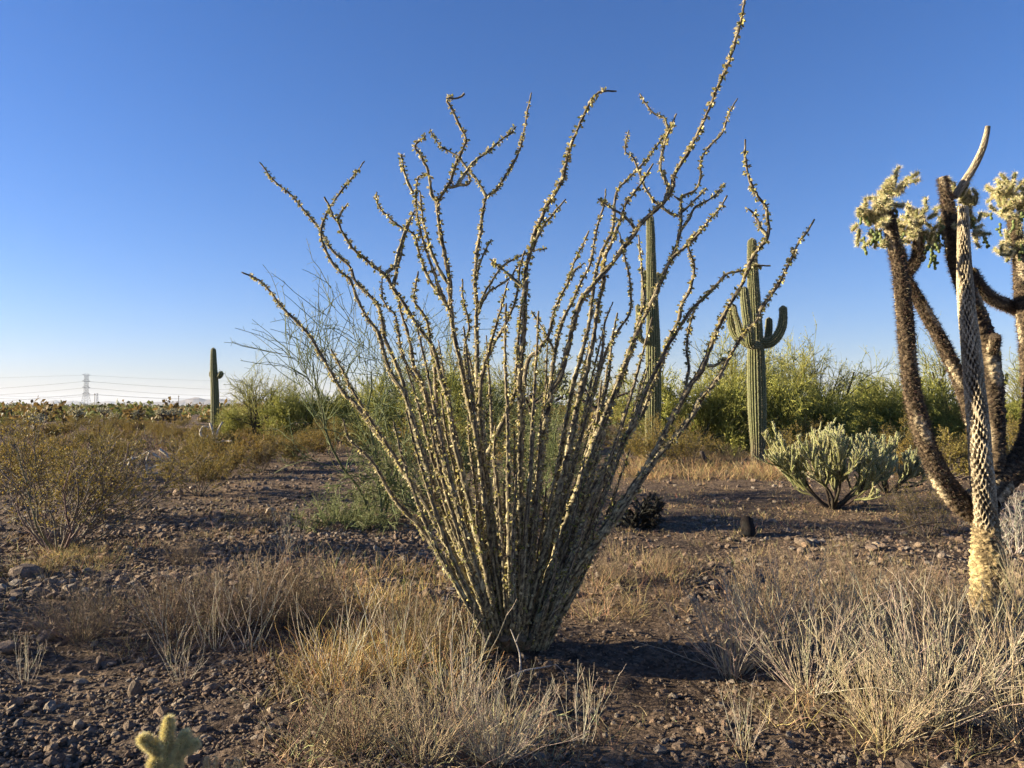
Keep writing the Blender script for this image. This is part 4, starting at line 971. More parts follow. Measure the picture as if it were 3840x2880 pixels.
# background palo verdes
A_ = desert_tree(21, 3.6, 5.5, 1, 'palo_verde', 6, (.10,.09,.05), (.24,.24,.06), (.44,.40,.11), 1.1, .04, .17, .006, .05, (.5,1.2), .07, 1.0)
B_ = desert_tree(22, 3.4, 5.0, 1, 'palo_verde', 5, (.07,.06,.045), (.23,.23,.065), (.43,.40,.12), .8, .0, .19, .006, .05, (.5,1.3), .07, .8)
C_ = desert_tree(23, 2.6, 4.8, 1, 'palo_verde', 9, (.09,.09,.05), (.22,.23,.05), (.42,.39,.10), 1.3, .08, .15, .007, .06, (.25,.9), .05, 1.0)
for (T_, px, py, rz, sc, lab) in [
 (A_, 2700, 1690, .4, .98, 'bright green palo verde mounded behind the big saguaro on its left'),
 (C_, 2590, 1700, 2.2, .95, 'low round palo verde with a dark hollow left of the big saguaro'),
 (C_, 2790, 1705, 4.2, .92, 'dense palo verde right behind the big saguaro trunk'),
 (A_, 2960, 1680, 3.3, 1.0, 'airy palo verde whose crown spreads right of the big saguaro'),
 (B_, 3130, 1675, 1.1, 1.05, 'palo verde with dark arching limbs above the broad cholla bush'),
 (C_, 3080, 1700, .2, .8, 'low green thicket behind the broad cholla bush'),
 (B_, 3540, 1665, 2.5, 1.08, 'feathery palo verde with open crown seen between the cholla limbs'),
 (C_, 3400, 1680, 5.1, .9, 'dark green palo verde thicket left of the cholla trunk'),
 (C_, 3260, 1650, 3.0, 1.0, 'mid green thicket between the cholla bush and the cholla tree'),
 (A_, 3800, 1650, 1.9, .85, 'olive palo verde at the right edge beyond the cholla tree'),
 (C_, 3740, 1690, 0.9, .72, 'small palo verde below the distant armed saguaro'),
 (B_, 3880, 1640, 4.9, 1.1, 'pale feathery palo verde leaning in from the right edge'),
 (A_, 2330, 1640, .9, .8, 'low palo verde between the slender saguaro and the ocotillo stems'),
 (B_, 2180, 1650, 5.5, .9, 'thin crowned palo verde seen through the right half of the ocotillo'),
 (A_, 1880, 1660, 2.0, 1.05, 'tall pale palo verde seen through the middle of the ocotillo'),
 (B_, 1650, 1670, 3.9, 1.15, 'faint feathery palo verde behind the left half of the ocotillo'),
 (C_, 1540, 1680, 1.5, 1.0, 'green thicket behind the sparse palo verde shrub'),
 (C_, 1780, 1690, 2.9, 1.0, 'green thicket behind the centre of the ocotillo'),
 (B_, 965, 1655, 0.6, .85, 'palo verde with arching bare limbs right of the lone dark saguaro'),
 (A_, 1010, 1640, 2.7, .72, 'yellow green palo verde at the right foot of the arching one'),
 (C_, 875, 1650, 3.7, .5, 'low olive palo verde around the foot of the lone dark saguaro'),
 (C_, 1120, 1660, 5.7, .8, 'dark green palo verde thicket left of the sparse shrub'),
 (C_, 1260, 1640, .2, .8, 'dim green thicket beyond the sparse palo verde'),
 (C_, 1400, 1625, 1.2, .9, 'dim green thicket far behind the ocotillo at left')]:
    place(T_, px, py, lab, 'palo verde', rz, sc)
# far bands of trees and bushes across the flat
zones = [(0,640,1555,1580,'low green tree on the flat beneath the power line','trees under the power line',26),
         (640,1500,1552,1575,'low green tree on the flat beyond the lone saguaro','trees beyond the lone saguaro',22),
         (1500,2700,1550,1590,'hazy low tree seen between the ocotillo stems','trees seen between the ocotillo stems',22),
         (2700,3900,1555,1600,'low tree in the far thicket on the right','trees in the far right thicket',26)]
for (x0,x1,y0,y1,lab,grp,n) in zones:
    for i in range(n):
        T_ = (A_,B_,C_,C_)[int(rs.integers(4))]; py = rs.uniform(y0,y1)
        place(T_, x0+(x1-x0)*(i+rs.random())/n, py, lab, 'tree', rs.uniform(0,6), rs.uniform(.35,.62), grp)
retire(A_); retire(B_); retire(C_); retire(t1); retire(t2); retire(t3)
# ------------------------------------------------------------------ creosote bushes
def creosote(seed, H, Wd, nst=16, name='creosote_bush', leafcol=(.30,.20,.04), leaf2=(.19,.17,.045), bark=(.16,.13,.10), leafn=8, leaf=.024, tw=.0022, dens=1., stemR=.011):
    rx = np.random.default_rng(seed); root = thing(name, None, None)
    az = rx.uniform(0,2*PI,nst); sp = Wd/H*.55
    d0 = np.stack([np.cos(az)*sp*rx.uniform(.2,1.4,nst), np.sin(az)*sp*rx.uniform(.2,1.4,nst), rx.uniform(.5,1.2,nst)],1)
    st = np.stack([np.cos(az)*.05, np.sin(az)*.05, np.full(nst,-.03)],1)
    P0 = grow(st,d0,rx.uniform(.6,1.0,nst)*H*1.05,9,.17,.05,rx); R0=lin(np.full(nst,stemR),np.full(nst,stemR*.3),9)
    for i in range(nst):
        mb=MB(); tubes(mb,P0[i:i+1],R0[i:i+1],5,jit(bark,1,.2,rx)); mb.build('stem',M_BARK,root)
    n1=int(nst*11*dens); p,d,r,_=spawn(P0,R0,n1,.25,1,.3,1.0,rx); P1=grow(p,unit(d+[0,0,.2]),rx.uniform(.15,.36,n1)*H,6,.2,.03,rx); R1=lin(r*.6,r*.25,6)
    tm=MB(); tubes(tm,P1,R1,3,jit(np.array(bark)*.9,n1,.25,rx))
    n2=int(n1*11*dens); p,d,r,_=spawn(P1,R1,n2,.2,1,.3,1.0,rx); P2=grow(p,unit(d+[0,0,.15]),rx.uniform(.05,.13,n2)*H,4,.2,.02,rx); R2=lin(np.full(n2,tw),np.full(n2,tw*.5),4)
    ribbons(tm,P2,R2,jit(np.array(bark)*.8,n2,.25,rx),rx); tm.build('twigs',M_TWIG,root)['kind']='stuff'
    if leafn:
        nl=int(n2*leafn); a=rx.integers(0,n2,nl); t=rx.uniform(.8,2.99,nl); ii=t.astype(int); f=(t-ii)[:,None]; q=P2[a,ii]*(1-f)+P2[a,ii+1]*f
        yl=rx.random((nl,1)); lm=MB(); leaves(lm,q,unit(rx.normal(size=(nl,3))+[0,0,.5]),leaf*rx.uniform(.6,1.4,nl),leaf*.36,np.clip((np.array(leafcol)*yl+np.array(leaf2)*(1-yl))*(1+rx.normal(0,.2,(nl,1))),.01,.9),rx)
        lm.build('foliage',M_LEAF,root)['kind']='stuff'
    return root
K1=creosote(41,1.5,2.0,18); K2=creosote(42,1.15,1.9,15,leafcol=(.32,.19,.035)); K3=creosote(43,.9,1.5,12,leafcol=(.26,.19,.05))
K4=creosote(44,1.2,1.7,26,leafn=2.6,leaf=.018,bark=(.17,.14,.11),dens=.8,stemR=.010)
place(K4, 215, 2065, 'open creosote bush with dark wiry stems and a thin olive crown at the left', 'creosote bush', .5, 1.25)
place(K1, 330, 1935, 'rusty leaved creosote bush behind the wiry one at the left', 'creosote bush', 1.5, .62)
place(K1, 745, 1862, 'rounded golden olive creosote bush in the left middle distance', 'creosote bush', 2.0, .68)
place(K2, 820, 1800, 'thin creosote bush just behind the rounded golden one', 'creosote bush', 4.0, .8)
place(K2, 950, 1760, 'rusty creosote bush below the arching palo verde', 'creosote bush', 0.2, .85)
place(K4, 975, 1770, 'nearly bare creosote bush with dark base right of the rusty ones', 'creosote bush', 3.4, .55)
place(K2, 60, 1850, 'creosote bush at the left picture edge', 'creosote bush', 3.0, .85)
place(K3, 3560, 1800, 'low dry creosote bush behind the cholla trunk', 'creosote bush', 1.0, 1.2)
place(K4, 3480, 2010, 'leafless dark creosote twigs lying left of the cholla trunk', 'creosote bush', 2.2, .6)
place(K1, 3800, 1790, 'orange brown creosote bush right of the cholla trunk', 'creosote bush', 5.0, .85)
place(K2, 3400, 1790, 'yellowish creosote bush between staghorn cholla and cholla tree', 'creosote bush', 4.4, .8)
K5=creosote(46,1.0,1.5,20,leafn=0,bark=(.36,.32,.27),dens=.8,stemR=.009)
place(K5, 3800, 2080, 'pale grey leafless shrub tangled behind the cholla trunk on the right', 'dead shrub', 1.0, .72)
for (x0,x1,y0,y1,lab,grp,n,s0,s1) in [
  (0,700,1590,1680,'rusty creosote bush in the band below the lattice tower','creosote bushes below the lattice tower',44,.42,.72),
  (700,1300,1620,1740,'rusty creosote bush at the feet of the left palo verdes','creosote bushes at the feet of the palo verdes',20,.5,.85),
  (0,500,1700,1800,'small creosote bush on the open left flat','creosote bushes on the open left flat',7,.5,.8),
  (1300,2600,1620,1760,'creosote bush half hidden behind the ocotillo','creosote bushes behind the ocotillo',18,.7,1.1),
  (2900,3900,1640,1740,'creosote bush in the thicket edge on the right','creosote bushes along the right thicket',16,.7,1.1),
  (0,3800,1560,1590,'small distant creosote bush on the horizon flat','distant creosote bushes',70,.5,.9)]:
    for i in range(n):
        T_=(K1,K2,K3)[int(rs.integers(3))]; place(T_, x0+(x1-x0)*(i+rs.random())/n, rs.uniform(y0,y1), lab,'creosote bush',rs.uniform(0,6),rs.uniform(s0,s1),grp)
# unseen neighbours left of the frame whose long shadows cross the foreground
for (x,y,s,T_,lab) in [(-4.6,2.75,.42,K1,'leafy creosote bush just outside the left picture edge'),(-4.6,3.35,.48,K1,'large creosote bush well left of the picture'),(-3.6,2.35,.45,K2,'creosote bush left of the small bright cholla'),(-8.5,5.2,1.25,K1,'creosote bush left of the wiry one'),(-9.5,6.6,1.3,K2,'creosote bush beyond the left picture edge'),(-6.4,3.3,.75,K1,'bushy creosote far left of the picture'),(-4.9,3.1,.5,K2,'second creosote bush left of the small bright cholla'),(-3.3,3.0,.34,K1,'small creosote bush at the left edge of the gravel')]:
    dup(T_, (x,y,float(gh(x,y))), s*3, s, lab, 'creosote bush')
# ------------------------------------------------------------------ dry leafless shrubs in the foreground
def dry_shrub(seed, H, Wd, nst, name='dry_shrub', col=(.38,.31,.22), rad=.0026, br=5, br2=0, wig=.09, up=.03):
    rx=np.random.default_rng(seed); root=thing(name,None,None)
    az=rx.uniform(0,2*PI,nst); sp=Wd/H*.6; q=rx.uniform(.0,1.35,nst)
    d0=np.stack([np.cos(az)*sp*q,np.sin(az)*sp*q,rx.uniform(.6,1.2,nst)],1); st=np.stack([np.cos(az)*rx.uniform(0,.10,nst),np.sin(az)*rx.uniform(0,.10,nst),np.full(nst,-.02)],1)
    P0=grow(st,d0,rx.uniform(.55,1.1,nst)*H,8,wig,up-.02*q.mean(),rx); R0=lin(np.full(nst,rad*1.25),np.full(nst,rad*.5),8)
    c0=jit(col,nst,.2,rx); big=np.arange(nst)
    for grp in big[:,None]:
        mb=MB(); tubes(mb,P0[grp],R0[grp],4,c0[grp]); mb.build('stem',M_TWIG,root)
    n1=nst*br; p,d,r,_=spawn(P0,R0,n1,.3,1,.25,.7,rx); P1=grow(p,unit(d+[0,0,.15]),rx.uniform(.10,.3,n1)*H,5,wig,.02,rx); R1=lin(np.full(n1,rad*.7),np.full(n1,rad*.35),5)
    mb=MB(); tubes(mb,P1,R1,3,jit(col,n1,.2,rx))
    if br2:
        n2=n1*br2; p,d,r,_=spawn(P1,R1,n2,.2,1,.3,.9,rx); P2=grow(p,d,rx.uniform(.03,.1,n2)*H,3,wig,.0,rx); ribbons(mb,P2,lin(np.full(n2,rad*.5),np.full(n2,rad*.3),3),jit(np.array(col)*.85,n2,.25,rx),rx)
    mb.build('twigs',M_TWIG,root)['kind']='stuff'; return root
D1=dry_shrub(61,.66,.95,80,col=(.38,.32,.23),rad=.0021,br=6,br2=1,wig=.075); D2=dry_shrub(62,.60,.8,66,col=(.36,.29,.18),rad=.0020,br=6,br2=1,wig=.075); D3=dry_shrub(63,.45,.75,75,col=(.24,.18,.115),rad=.0021,br=6,br2=3); D4=dry_shrub(64,.55,.45,14,col=(.46,.39,.28),rad=.0022,br=4,wig=.07)
D5=dry_shrub(65,.5,.85,95,col=(.25,.19,.12),rad=.0018,br=6,br2=3)
for (T_,px,py,rz,s,lab) in [
 (D1,2745,2530,.3,.92,'pale leafless shrub with arching wands right of the sandy path'),
 (D1,3040,2600,1.9,1.0,'biggest pale leafless shrub in the lower right foreground'),
 (D2,3260,2520,2.9,.95,'straw coloured leafless shrub left of the cholla trunk foot'),
 (D1,3500,2700,4.4,1.05,'pale tangle of bare wands in front of the cholla trunk'),
 (D2,3700,2560,5.5,1.0,'yellowish bare shrub hugging the foot of the cholla trunk'),
 (D2,3850,2780,.9,1.1,'bare straw shrub in the bottom right corner'),
 (D2,3330,2780,3.3,.8,'thin bare shrub on the gravel in the lower right'),
 (D3,2890,2330,.7,1.15,'dense brown twiggy shrub before the shadow band right of the path'),
 (D5,3170,2300,2.6,1.05,'dark brown twiggy shrub left of the cholla trunk'),
 (D3,3460,2330,4.1,1.0,'brown twiggy shrub close to the left side of the cholla trunk'),
 (D2,3870,2330,4.8,.9,'bare shrub right of the cholla trunk at the picture edge'),
 (D3,650,2370,.2,1.0,'dark twiggy shrub left of centre among the gravel'),
 (D5,310,2400,2.4,.85,'brown leafy dry bush on the left gravel'),
 (D5,850,2360,1.3,1.0,'tall brown twig shrub in the left middle foreground'),
 (D3,1040,2330,3.9,1.15,'dense upright twig shrub left of the ocotillo'),
 (D5,1180,2350,5.0,1.0,'brown twig shrub closest to the ocotillo on its left'),
 (D4,1250,2560,.4,.95,'tall thin straw stems in the grass left of the ocotillo base'),
 (D4,1500,2560,2.4,1.0,'sparse upright straw stems before the ocotillo'),
 (D5,1560,2440,3.1,.7,'tangled dry shrub at the left foot of the ocotillo'),
 (D4,1720,2640,1.4,.9,'wispy dry stems in front of the ocotillo base'),
 (D1,1860,2860,5.1,.62,'low arching pale twigs at the bottom centre'),
 (D2,1600,2850,3.6,.72,'tangled dry shrub at the bottom centre left'),
 (D3,1330,2810,3.3,.8,'dark tangle of fine twigs at the bottom left of centre'),
 (D4,640,2420,3.0,.8,'single forked whitish twig plant standing in the gravel'),
 (D4,800,2430,5.2,.85,'slender whitish stems rising above the gravel left of centre'),
 (D4,930,2430,.8,.95,'tall crooked whitish twig beside the brown shrubs'),
 (D3,2300,2180,.9,.62,'tuft of upright dry twigs right of the ocotillo base'),
 (D3,2480,2140,2.9,.5,'small dry tuft in the shadow right of the ocotillo'),
 (D4,1080,2080,2.2,.9,'pale forked weed stems left of the ocotillo fan'),
 (D5,690,2120,1.2,.6,'brown dry tuft on the shaded slope at left'),
 (D5,2620,1730,1.2,1.3,'orange brown dry brush left of the big saguaro base'),
 (D5,2740,1745,3.2,1.2,'tawny dry brush between the log and the big saguaro'),
 (D3,2500,1740,3.2,1.3,'tawny dry brush behind the right ocotillo stems'),
 (D4,95,2560,2.2,.5,'small dry weed beside the flat brown rock'),
 (D4,690,2560,4.2,.55,'little pale yellow weed on the gravel near the small bright cholla'),
 (D4,2180,2780,1.2,.6,'thin straw stems at the left edge of the path'),
 (D4,2790,2800,1.9,.5,'thin upright stalks at the right edge of the path')]:
    place(T_,px,py,lab,'dry shrub' if T_ is not D4 else 'dry weed',rz,s)
for T_ in (K1,K2,K3,K4,K5,D1,D2,D3,D4,D5): retire(T_)
# ------------------------------------------------------------------ dry grass (uncountable)
def grass_patch(label, spots, seed, h=.22, col=(.46,.33,.14), per=90, spread=.16, wid=.0013, bend=.18, flat=0):
    rx=np.random.default_rng(seed); mb=MB(); S=[];D=[];Ls=[];Cc=[]
    for (px,py,k,hs) in spots:
        g=ground(px,py); n=int(per*k); a=rx.uniform(0,6.28,n); rr=np.abs(rx.normal(0,spread*math.sqrt(k),n))
        x=g[0]+np.cos(a)*rr; y=g[1]+np.sin(a)*rr; S.append(np.stack([x,y,gh(x,y)-.005],1)); tint=rx.uniform(.5,1.3)
        o=.25+.5*rx.random(n); D.append(np.stack([np.cos(a)*o+rx.normal(0,.3,n),np.sin(a)*o+rx.normal(0,.3,n),np.full(n,1.-flat)],1)); Ls.append(rx.uniform(.35,1.1,n)*h*hs); Cc.append(jit(np.array(col)*tint,n,.4,rx))
    S=np.concatenate(S);D=np.concatenate(D);Ls=np.concatenate(Ls);Cc=np.concatenate(Cc)
    P=grow(S,D,Ls,5,bend,-.06,rx); n=len(S); ribbons(mb,P,lin(np.full(n,wid),np.full(n,wid*.35),5),Cc,rx)
    o=mb.build('dry_grass',M_GRASS); tag(o,label,'grass',kind='stuff'); return o
rg=np.random.default_rng(99)
def spots(n,x0,x1,y0,y1,k=(.5,1.4),hs=(.6,1.2)):
    return [(rg.uniform(x0,x1),rg.uniform(y0,y1),rg.uniform(*k),rg.uniform(*hs)) for _ in range(n)]
grass_patch('thick golden dry grass and stems left of the ocotillo base', spots(70,1150,1800,2330,2620,(.3,1.1))+spots(30,1250,1720,2130,2320), 1, .26, (.48,.35,.15), 44, spread=.12, wid=.0017)
grass_patch('tangled grey brown dry grass along the bottom centre', spots(50,950,2080,2620,2900,(.3,1)), 2, .22, (.40,.32,.18), 40, flat=.35, spread=.12, wid=.0016)
grass_patch('dry grass tufts scattered over the left gravel', spots(60,0,1150,2080,2480,(.3,.8),(.4,.9)), 3, .18, (.36,.27,.14), 60)
grass_patch('golden dry grass beneath the wiry creosote at left', spots(14,60,420,2060,2160,(.8,1.6),(.6,1)), 4, .2, (.50,.37,.15), 100)
grass_patch('dry straw and stems filling the lower right foreground', spots(60,2750,3900,2350,2900,(.3,1)), 5, .22, (.38,.29,.15), 32, spread=.12, wid=.0016)
grass_patch('dry grass beside the shadow band on the right', spots(60,2500,3850,2020,2330,(.4,1),(.4,.9)), 6, .2, (.34,.26,.13), 70)
grass_patch('tawny grass around the big saguaro and the fallen log', spots(90,2350,3000,1690,1800,(1,2),(.8,1.5)), 7, .27, (.36,.25,.12), 70, wid=.003, spread=.3)
grass_patch('short stubble over the sunlit clearing', spots(230,2300,3850,1770,2010,(.5,1.2),(.3,.6)), 8, .16, (.40,.29,.15), 45, wid=.0025, spread=.3)
grass_patch('sparse dry grass on the middle flat at left', spots(150,0,1250,1690,2080,(.4,1),(.4,.8)), 9, .2, (.36,.26,.13), 40, wid=.003, spread=.25)
grass_patch('dry grass right of the ocotillo base', spots(22,2120,2560,2060,2330,(.5,1.2),(.6,1.1)), 10, .25, (.40,.29,.15), 80)
grass_patch('a few thin blades along the sandy path', spots(26,2050,2800,2420,2880,(.1,.25),(.4,.8)), 11, .16, (.35,.26,.14), 50)
grass_patch('wispy dry scrub low on the far left flat', spots(120,0,1300,1610,1690,(1,2),(.8,1.2)), 12, .5, (.24,.17,.10), 40, wid=.011, spread=.8)
# ------------------------------------------------------------------ far scrub, one mass
def scrub():
    rx=np.random.default_rng(123); mb=MB(); nb=2600
    y=60*(900/60)**rx.random(nb)**.8; x=rx.uniform(-.85,.85,nb)*y; h=rx.uniform(.8,2.6,nb)*(1+.4*(y>300)); w=rx.uniform(1.,2.6,nb)
    per=34; n=nb*per; b=np.repeat(np.arange(nb),per); a=rx.uniform(0,6.28,n); r=rx.random(n)**.5; zz=rx.random(n)
    prof=np.sqrt(np.clip(1-zz**2,0.02,1)); P=np.stack([x[b]+np.cos(a)*r*w[b]*prof, y[b]+np.sin(a)*r*w[b]*prof, gh(x[b],y[b])+zz*h[b]*(1-.3*r)],1)
    base=np.where(rx.random((nb,1))<.5,[[.12,.13,.04]],[[.17,.11,.035]])*(1+rx.normal(0,.2,(nb,1)))
    leaves(mb,P,unit(rx.normal(size=(n,3))+[0,0,.6]),rx.uniform(.35,.8,n),rx.uniform(.10,.22,n),np.clip(base[b]*(1+rx.normal(0,.25,(n,1))),.01,.5),rx)
    tag(mb.build('distant_scrub',M_LEAF),'hazy belt of scrub covering the flat to the horizon','scrub',kind='stuff')
    # a thin dark line of trees on the very horizon
    mb=MB(); nb=900; y=rx.uniform(1300,2600,nb); x=rx.uniform(-.8,.8,nb)*y; per=16; n=nb*per; b=np.repeat(np.arange(nb),per)
    P=np.stack([x[b]+rx.normal(0,9,n),y[b]+rx.normal(0,9,n),rx.uniform(0,1,n)*rx.uniform(2,7,nb)[b]-.5],1)
    leaves(mb,P,unit(rx.normal(size=(n,3))*[1,1,.3]),rx.uniform(4,9,n),rx.uniform(1,2,n),jit((.055,.065,.035),n,.2,rx),rx)
    tag(mb.build('distant_treeline',M_LEAF),'dark line of trees along the horizon','treeline',kind='stuff')
scrub()
# ------------------------------------------------------------------ lattice transmission tower, poles, wires
STEEL=(.20,.20,.19)
def bar(mb,a,b,r,c=STEEL,s=4): tubes(mb,np.array([[a,b]],float),np.array([[r,r]]),s,np.array([c]))
YT=850.; kT=YT/FPX
bx=float(W(322,1530,YT)[0]); top=float(W(322,1405,YT)[2])
tw=thing('lattice_tower','tall steel lattice power line tower with splayed feet on the left horizon','transmission tower',(bx,YT,0))
prof=[(0,15*kT),(top*.24,10.2*kT),(top*.45,6.2*kT),(top*.47,5.6*kT),(top,5.2*kT)]
zs=[p[0] for p in prof]; ws=[p[1] for p in prof]
wz=lambda z: float(np.interp(z,zs,ws))
for sx in (-1,1):
    for sy in (-1,1):
        mb=MB(); P=np.array([[sx*wz(z),sy*wz(z),z] for z in zs]); tubes(mb,P[None],np.full((1,len(P)),.13),4,np.array([STEEL])); mb.build('leg',M_METAL,tw)
lv=[0,top*.12,top*.22,top*.30,top*.37,top*.43]+list(np.linspace(top*.47,top,11))
for i in range(len(lv)-1):
    z0,z1=lv[i],lv[i+1]; mb=MB()
    for s in (-1,1):
        for (ax) in (0,1):
            def pt(u,z):
                w=wz(z); return np.array([u*w,s*w,z]) if ax==0 else np.array([s*w,u*w,z])
            bar(mb,pt(-1,z0),pt(1,z1),.06); bar(mb,pt(1,z0),pt(-1,z1),.06); bar(mb,pt(-1,z1),pt(1,z1),.06)
    mb.build('brace',M_METAL,tw)
arm_z=[]
for py in (1407,1430,1454,1478):
    z=float(W(322,py,YT)[2]); arm_z.append(z); mb=MB()
    for s in (-1,1): bar(mb,(0,s*4.5*kT,z),(0,s*26*kT,z+.3),.18); bar(mb,(0,s*4.5*kT,z+2.2),(0,s*26*kT,z+.3),.13)
    mb.build('cross_arm',M_METAL,tw)
def pole(px,y0,y1,Y,w,label,lattice=False,name='power_pole'):
    x=float(W(px,y1,Y)[0]); z=float(W(px,y0,Y)[2]); t=thing(name,label,'power pole',(x,Y,0))
    mb=MB()
    if lattice:
        for s in (-1,1): bar(mb,(s*4*Y/FPX,0,-1),(s*1.8*Y/FPX,0,z),w*Y/FPX)
        mb.build('post',M_METAL,t); m2=MB()
        for i in range(9):
            a=i/9;b=(i+1)/9; f=lambda q:(4*(1-q)+1.8*q)*Y/FPX
            s=1 if i%2 else -1; bar(m2,(-s*f(a),0,z*a),(s*f(b),0,z*b),w*.6*Y/FPX)
        m2.build('brace',M_METAL,t)
    else:
        bar(mb,(0,0,-1),(0,0,z),w*Y/FPX,(.10,.085,.07),6); mb.build('post',M_METAL,t); m2=MB()
        bar(m2,(-3*Y/FPX,0,z*.93),(3*Y/FPX,0,z*.93),w*.7*Y/FPX,(.1,.085,.07)); m2.build('cross_arm',M_METAL,t)
pole(355,1475,1530,700,1.1,'dark single power pole right next to the lattice tower')
pole(364,1474,1530,640,.8,'slim lattice mast between the tower and the single pole',True,'lattice_mast')
pole(669,1483,1540,330,1.1,'thin power pole left of the lone dark saguaro')
for px,y0,lab in [(182,1515,'small far power pole left of the lattice tower, leftmost of three'),(232,1516,'small far power pole left of the tower, middle of three'),(265,1515,'small far power pole nearest the tower on its left'),(648,1503,'faint far pole just left of the thin power pole')]:
    pole(px,y0,1530,800,.7,lab)
def wire(pts,Y0,Y1,label,w=.11,grp=None):
    px=np.array([p[0] for p in pts],float); py=np.array([p[1] for p in pts],float)
    Y=Y0+(Y1-Y0)*(px-px[0])/(px[-1]-px[0]); P=W(px,py,Y); P=resample(P,12.)
    mb=MB(); tubes(mb,P[None],np.full((1,len(P)),w),4,np.array([(.10,.10,.10)])); o=mb.build('power_line',M_METAL,None,P[0]); tag(o,label,'power line',grp)
wire([(322,1407),(150,1412),(-200,1424)],YT,YT,'topmost faint wire running left from the lattice tower',.07)
wire([(322,1407),(700,1425),(1400,1440)],YT,YT*1.3,'topmost faint wire running right from the lattice tower',.07)
wire([(322,1430),(150,1445),(0,1456),(-200,1466)],YT,YT,'second wire from the top left of the tower')
wire([(322,1430),(600,1450),(900,1463),(1400,1472)],YT,YT*1.3,'second wire from the top right of the tower')
wire([(322,1454),(150,1470),(0,1480),(-200,1489)],YT,YT,'third wire from the top left of the tower')
wire([(322,1454),(600,1476),(900,1487),(1400,1493)],YT,YT*1.3,'third wire from the top right of the tower')
wire([(322,1478),(150,1493),(0,1506),(-200,1516)],YT,YT,'lowest wire left of the tower')
wire([(322,1478),(600,1494),(900,1502),(1400,1508)],YT,YT*1.3,'lowest wire right of the tower')
wire([(364,1480),(600,1493),(900,1497),(1400,1496)],640,800,'wire running right from the slim mast',.06)
wire([(364,1483),(150,1497),(0,1494),(-200,1486)],640,640,'sagging wire running left from the slim mast',.06)
wire([(355,1481),(180,1488),(0,1484),(-200,1478)],700,640,'wire sagging left from the single dark pole',.06)
# ------------------------------------------------------------------ far parked truck
def truck():
    Y=230.; x=float(W(128,1545,Y)[0]); z=float(W(128,1554,Y)[2]); z=max(z,0.0); t=thing('parked_truck','tiny pale yellow truck parked far off left of the short saguaro post','truck',(x,Y,float(gh(x,Y))))
    def box(mb,a,b,c):
        v=[(i,j,k) for k in (a[2],b[2]) for j in (a[1],b[1]) for i in (a[0],b[0])]; mb.add(v,[[0,2,3,1],[4,5,7,6],[0,1,5,4],[2,6,7,3],[0,4,6,2],[1,3,7,5]],None,c)
    mb=MB(); box(mb,(-1.9,-.9,.55),(1.9,.9,1.25),(.62,.5,.12)); mb.build('body',M_METAL,t,smooth=False)
    mb=MB(); box(mb,(-1.7,-.8,1.253),(-.3,.8,1.9),(.75,.72,.6)); mb.build('cab',M_METAL,t,smooth=False)
    mb=MB(); box(mb,(.2,-.8,1.253),(1.7,.8,1.7),(.7,.62,.4)); mb.build('load_box',M_METAL,t,smooth=False)
    for sx in (-1.2,1.2):
        for sy in (-.85,.85):
            mb=MB(); bar(mb,(sx,sy-.1,.35),(sx,sy+.1,.35),.35,(.02,.02,.02),12); mb.build('wheel',M_METAL,t)
truck()
# ------------------------------------------------------------------ small tree chollas with pale crowns
def cholla_template(seed,H,crown,n,pale=(.74,.68,.45),col=(.22,.2,.10),nsp=420,spl=.05,spw=.006,rj=.035,fr=0):
    rx=np.random.default_rng(seed); root=thing('jumping_cholla',None,None)
    mb=MB(); P=grow(np.array([[0,0,-.05]]),np.array([[rx.normal(0,.1),0,1.]]),H*.65,7,.08,.02,rx); tubes(mb,P,lin(np.array([.07]),np.array([.05]),7),9,np.array([(.04,.03,.025)])); mb.build('trunk',M_BARK,root)
    st=P[0,-1]; m=6; az=rx.uniform(0,6.28,m); d=np.stack([np.cos(az),np.sin(az),rx.uniform(.2,.9,m)],1); P1=grow(np.repeat(P[0,-2:-1],m,0),d,H*.3,5,.15,.08,rx)
    for i in range(m): m2=MB(); tubes(m2,P1[i:i+1],lin(np.array([.045]),np.array([.03]),5),7,np.array([(.06,.045,.035)])); m2.build('branch',M_BARK,root)
    for i in range(m):
        head(root,(0,0,0),P1[i,-1],n//m,crown,rx,fr,.6,lens=(.12,.24),r=rj,col=col,spc=pale,nsp=nsp,spl=spl,spw=spw)
    return root
J1=cholla_template(71,1.5,.22,42); J2=cholla_template(72,1.3,.26,48); J3=cholla_template(73,3.1,.22,36,(.5,.46,.26),(.10,.12,.04),500,.03,.003,.028,4)
for (px,py,s,rz,lab) in [(388,1592,1.05,0,'grey pale cholla clump right of the small saguaro post'),(425,1600,.8,1,'yellowish pale cholla sloping right of the grey clump'),(520,1592,.85,2,'round headed pale cholla in the middle of the left flat'),(607,1592,1.1,3,'widest pale cholla on the left flat'),(655,1590,.95,4.4,'pale cholla just right of the widest one'),(290,1602,1.05,5,'dull pale cholla behind the rusty bushes at left'),(130,1640,1.0,2.2,'pale cholla with orange tinge near the left edge'),(490,1572,.6,.3,'tiny pale cholla behind the round headed one')]:
    place((J1,J2)[int(rz*7)%2],px,py,lab,'cholla cactus',rz,s)
for (px,py,s,rz,lab) in [(2010,1760,.96,0,'tree cholla with drooping yellow green heads seen through the ocotillo centre'),(2185,1760,.92,2.1,'tree cholla with bright yellow heads between the right ocotillo stems'),(1855,1745,.75,4,'smaller tree cholla behind the ocotillo left of the tall one')]:
    place(J3,px,py,lab,'cholla cactus',rz,s)
retire(J1);retire(J2);retire(J3)
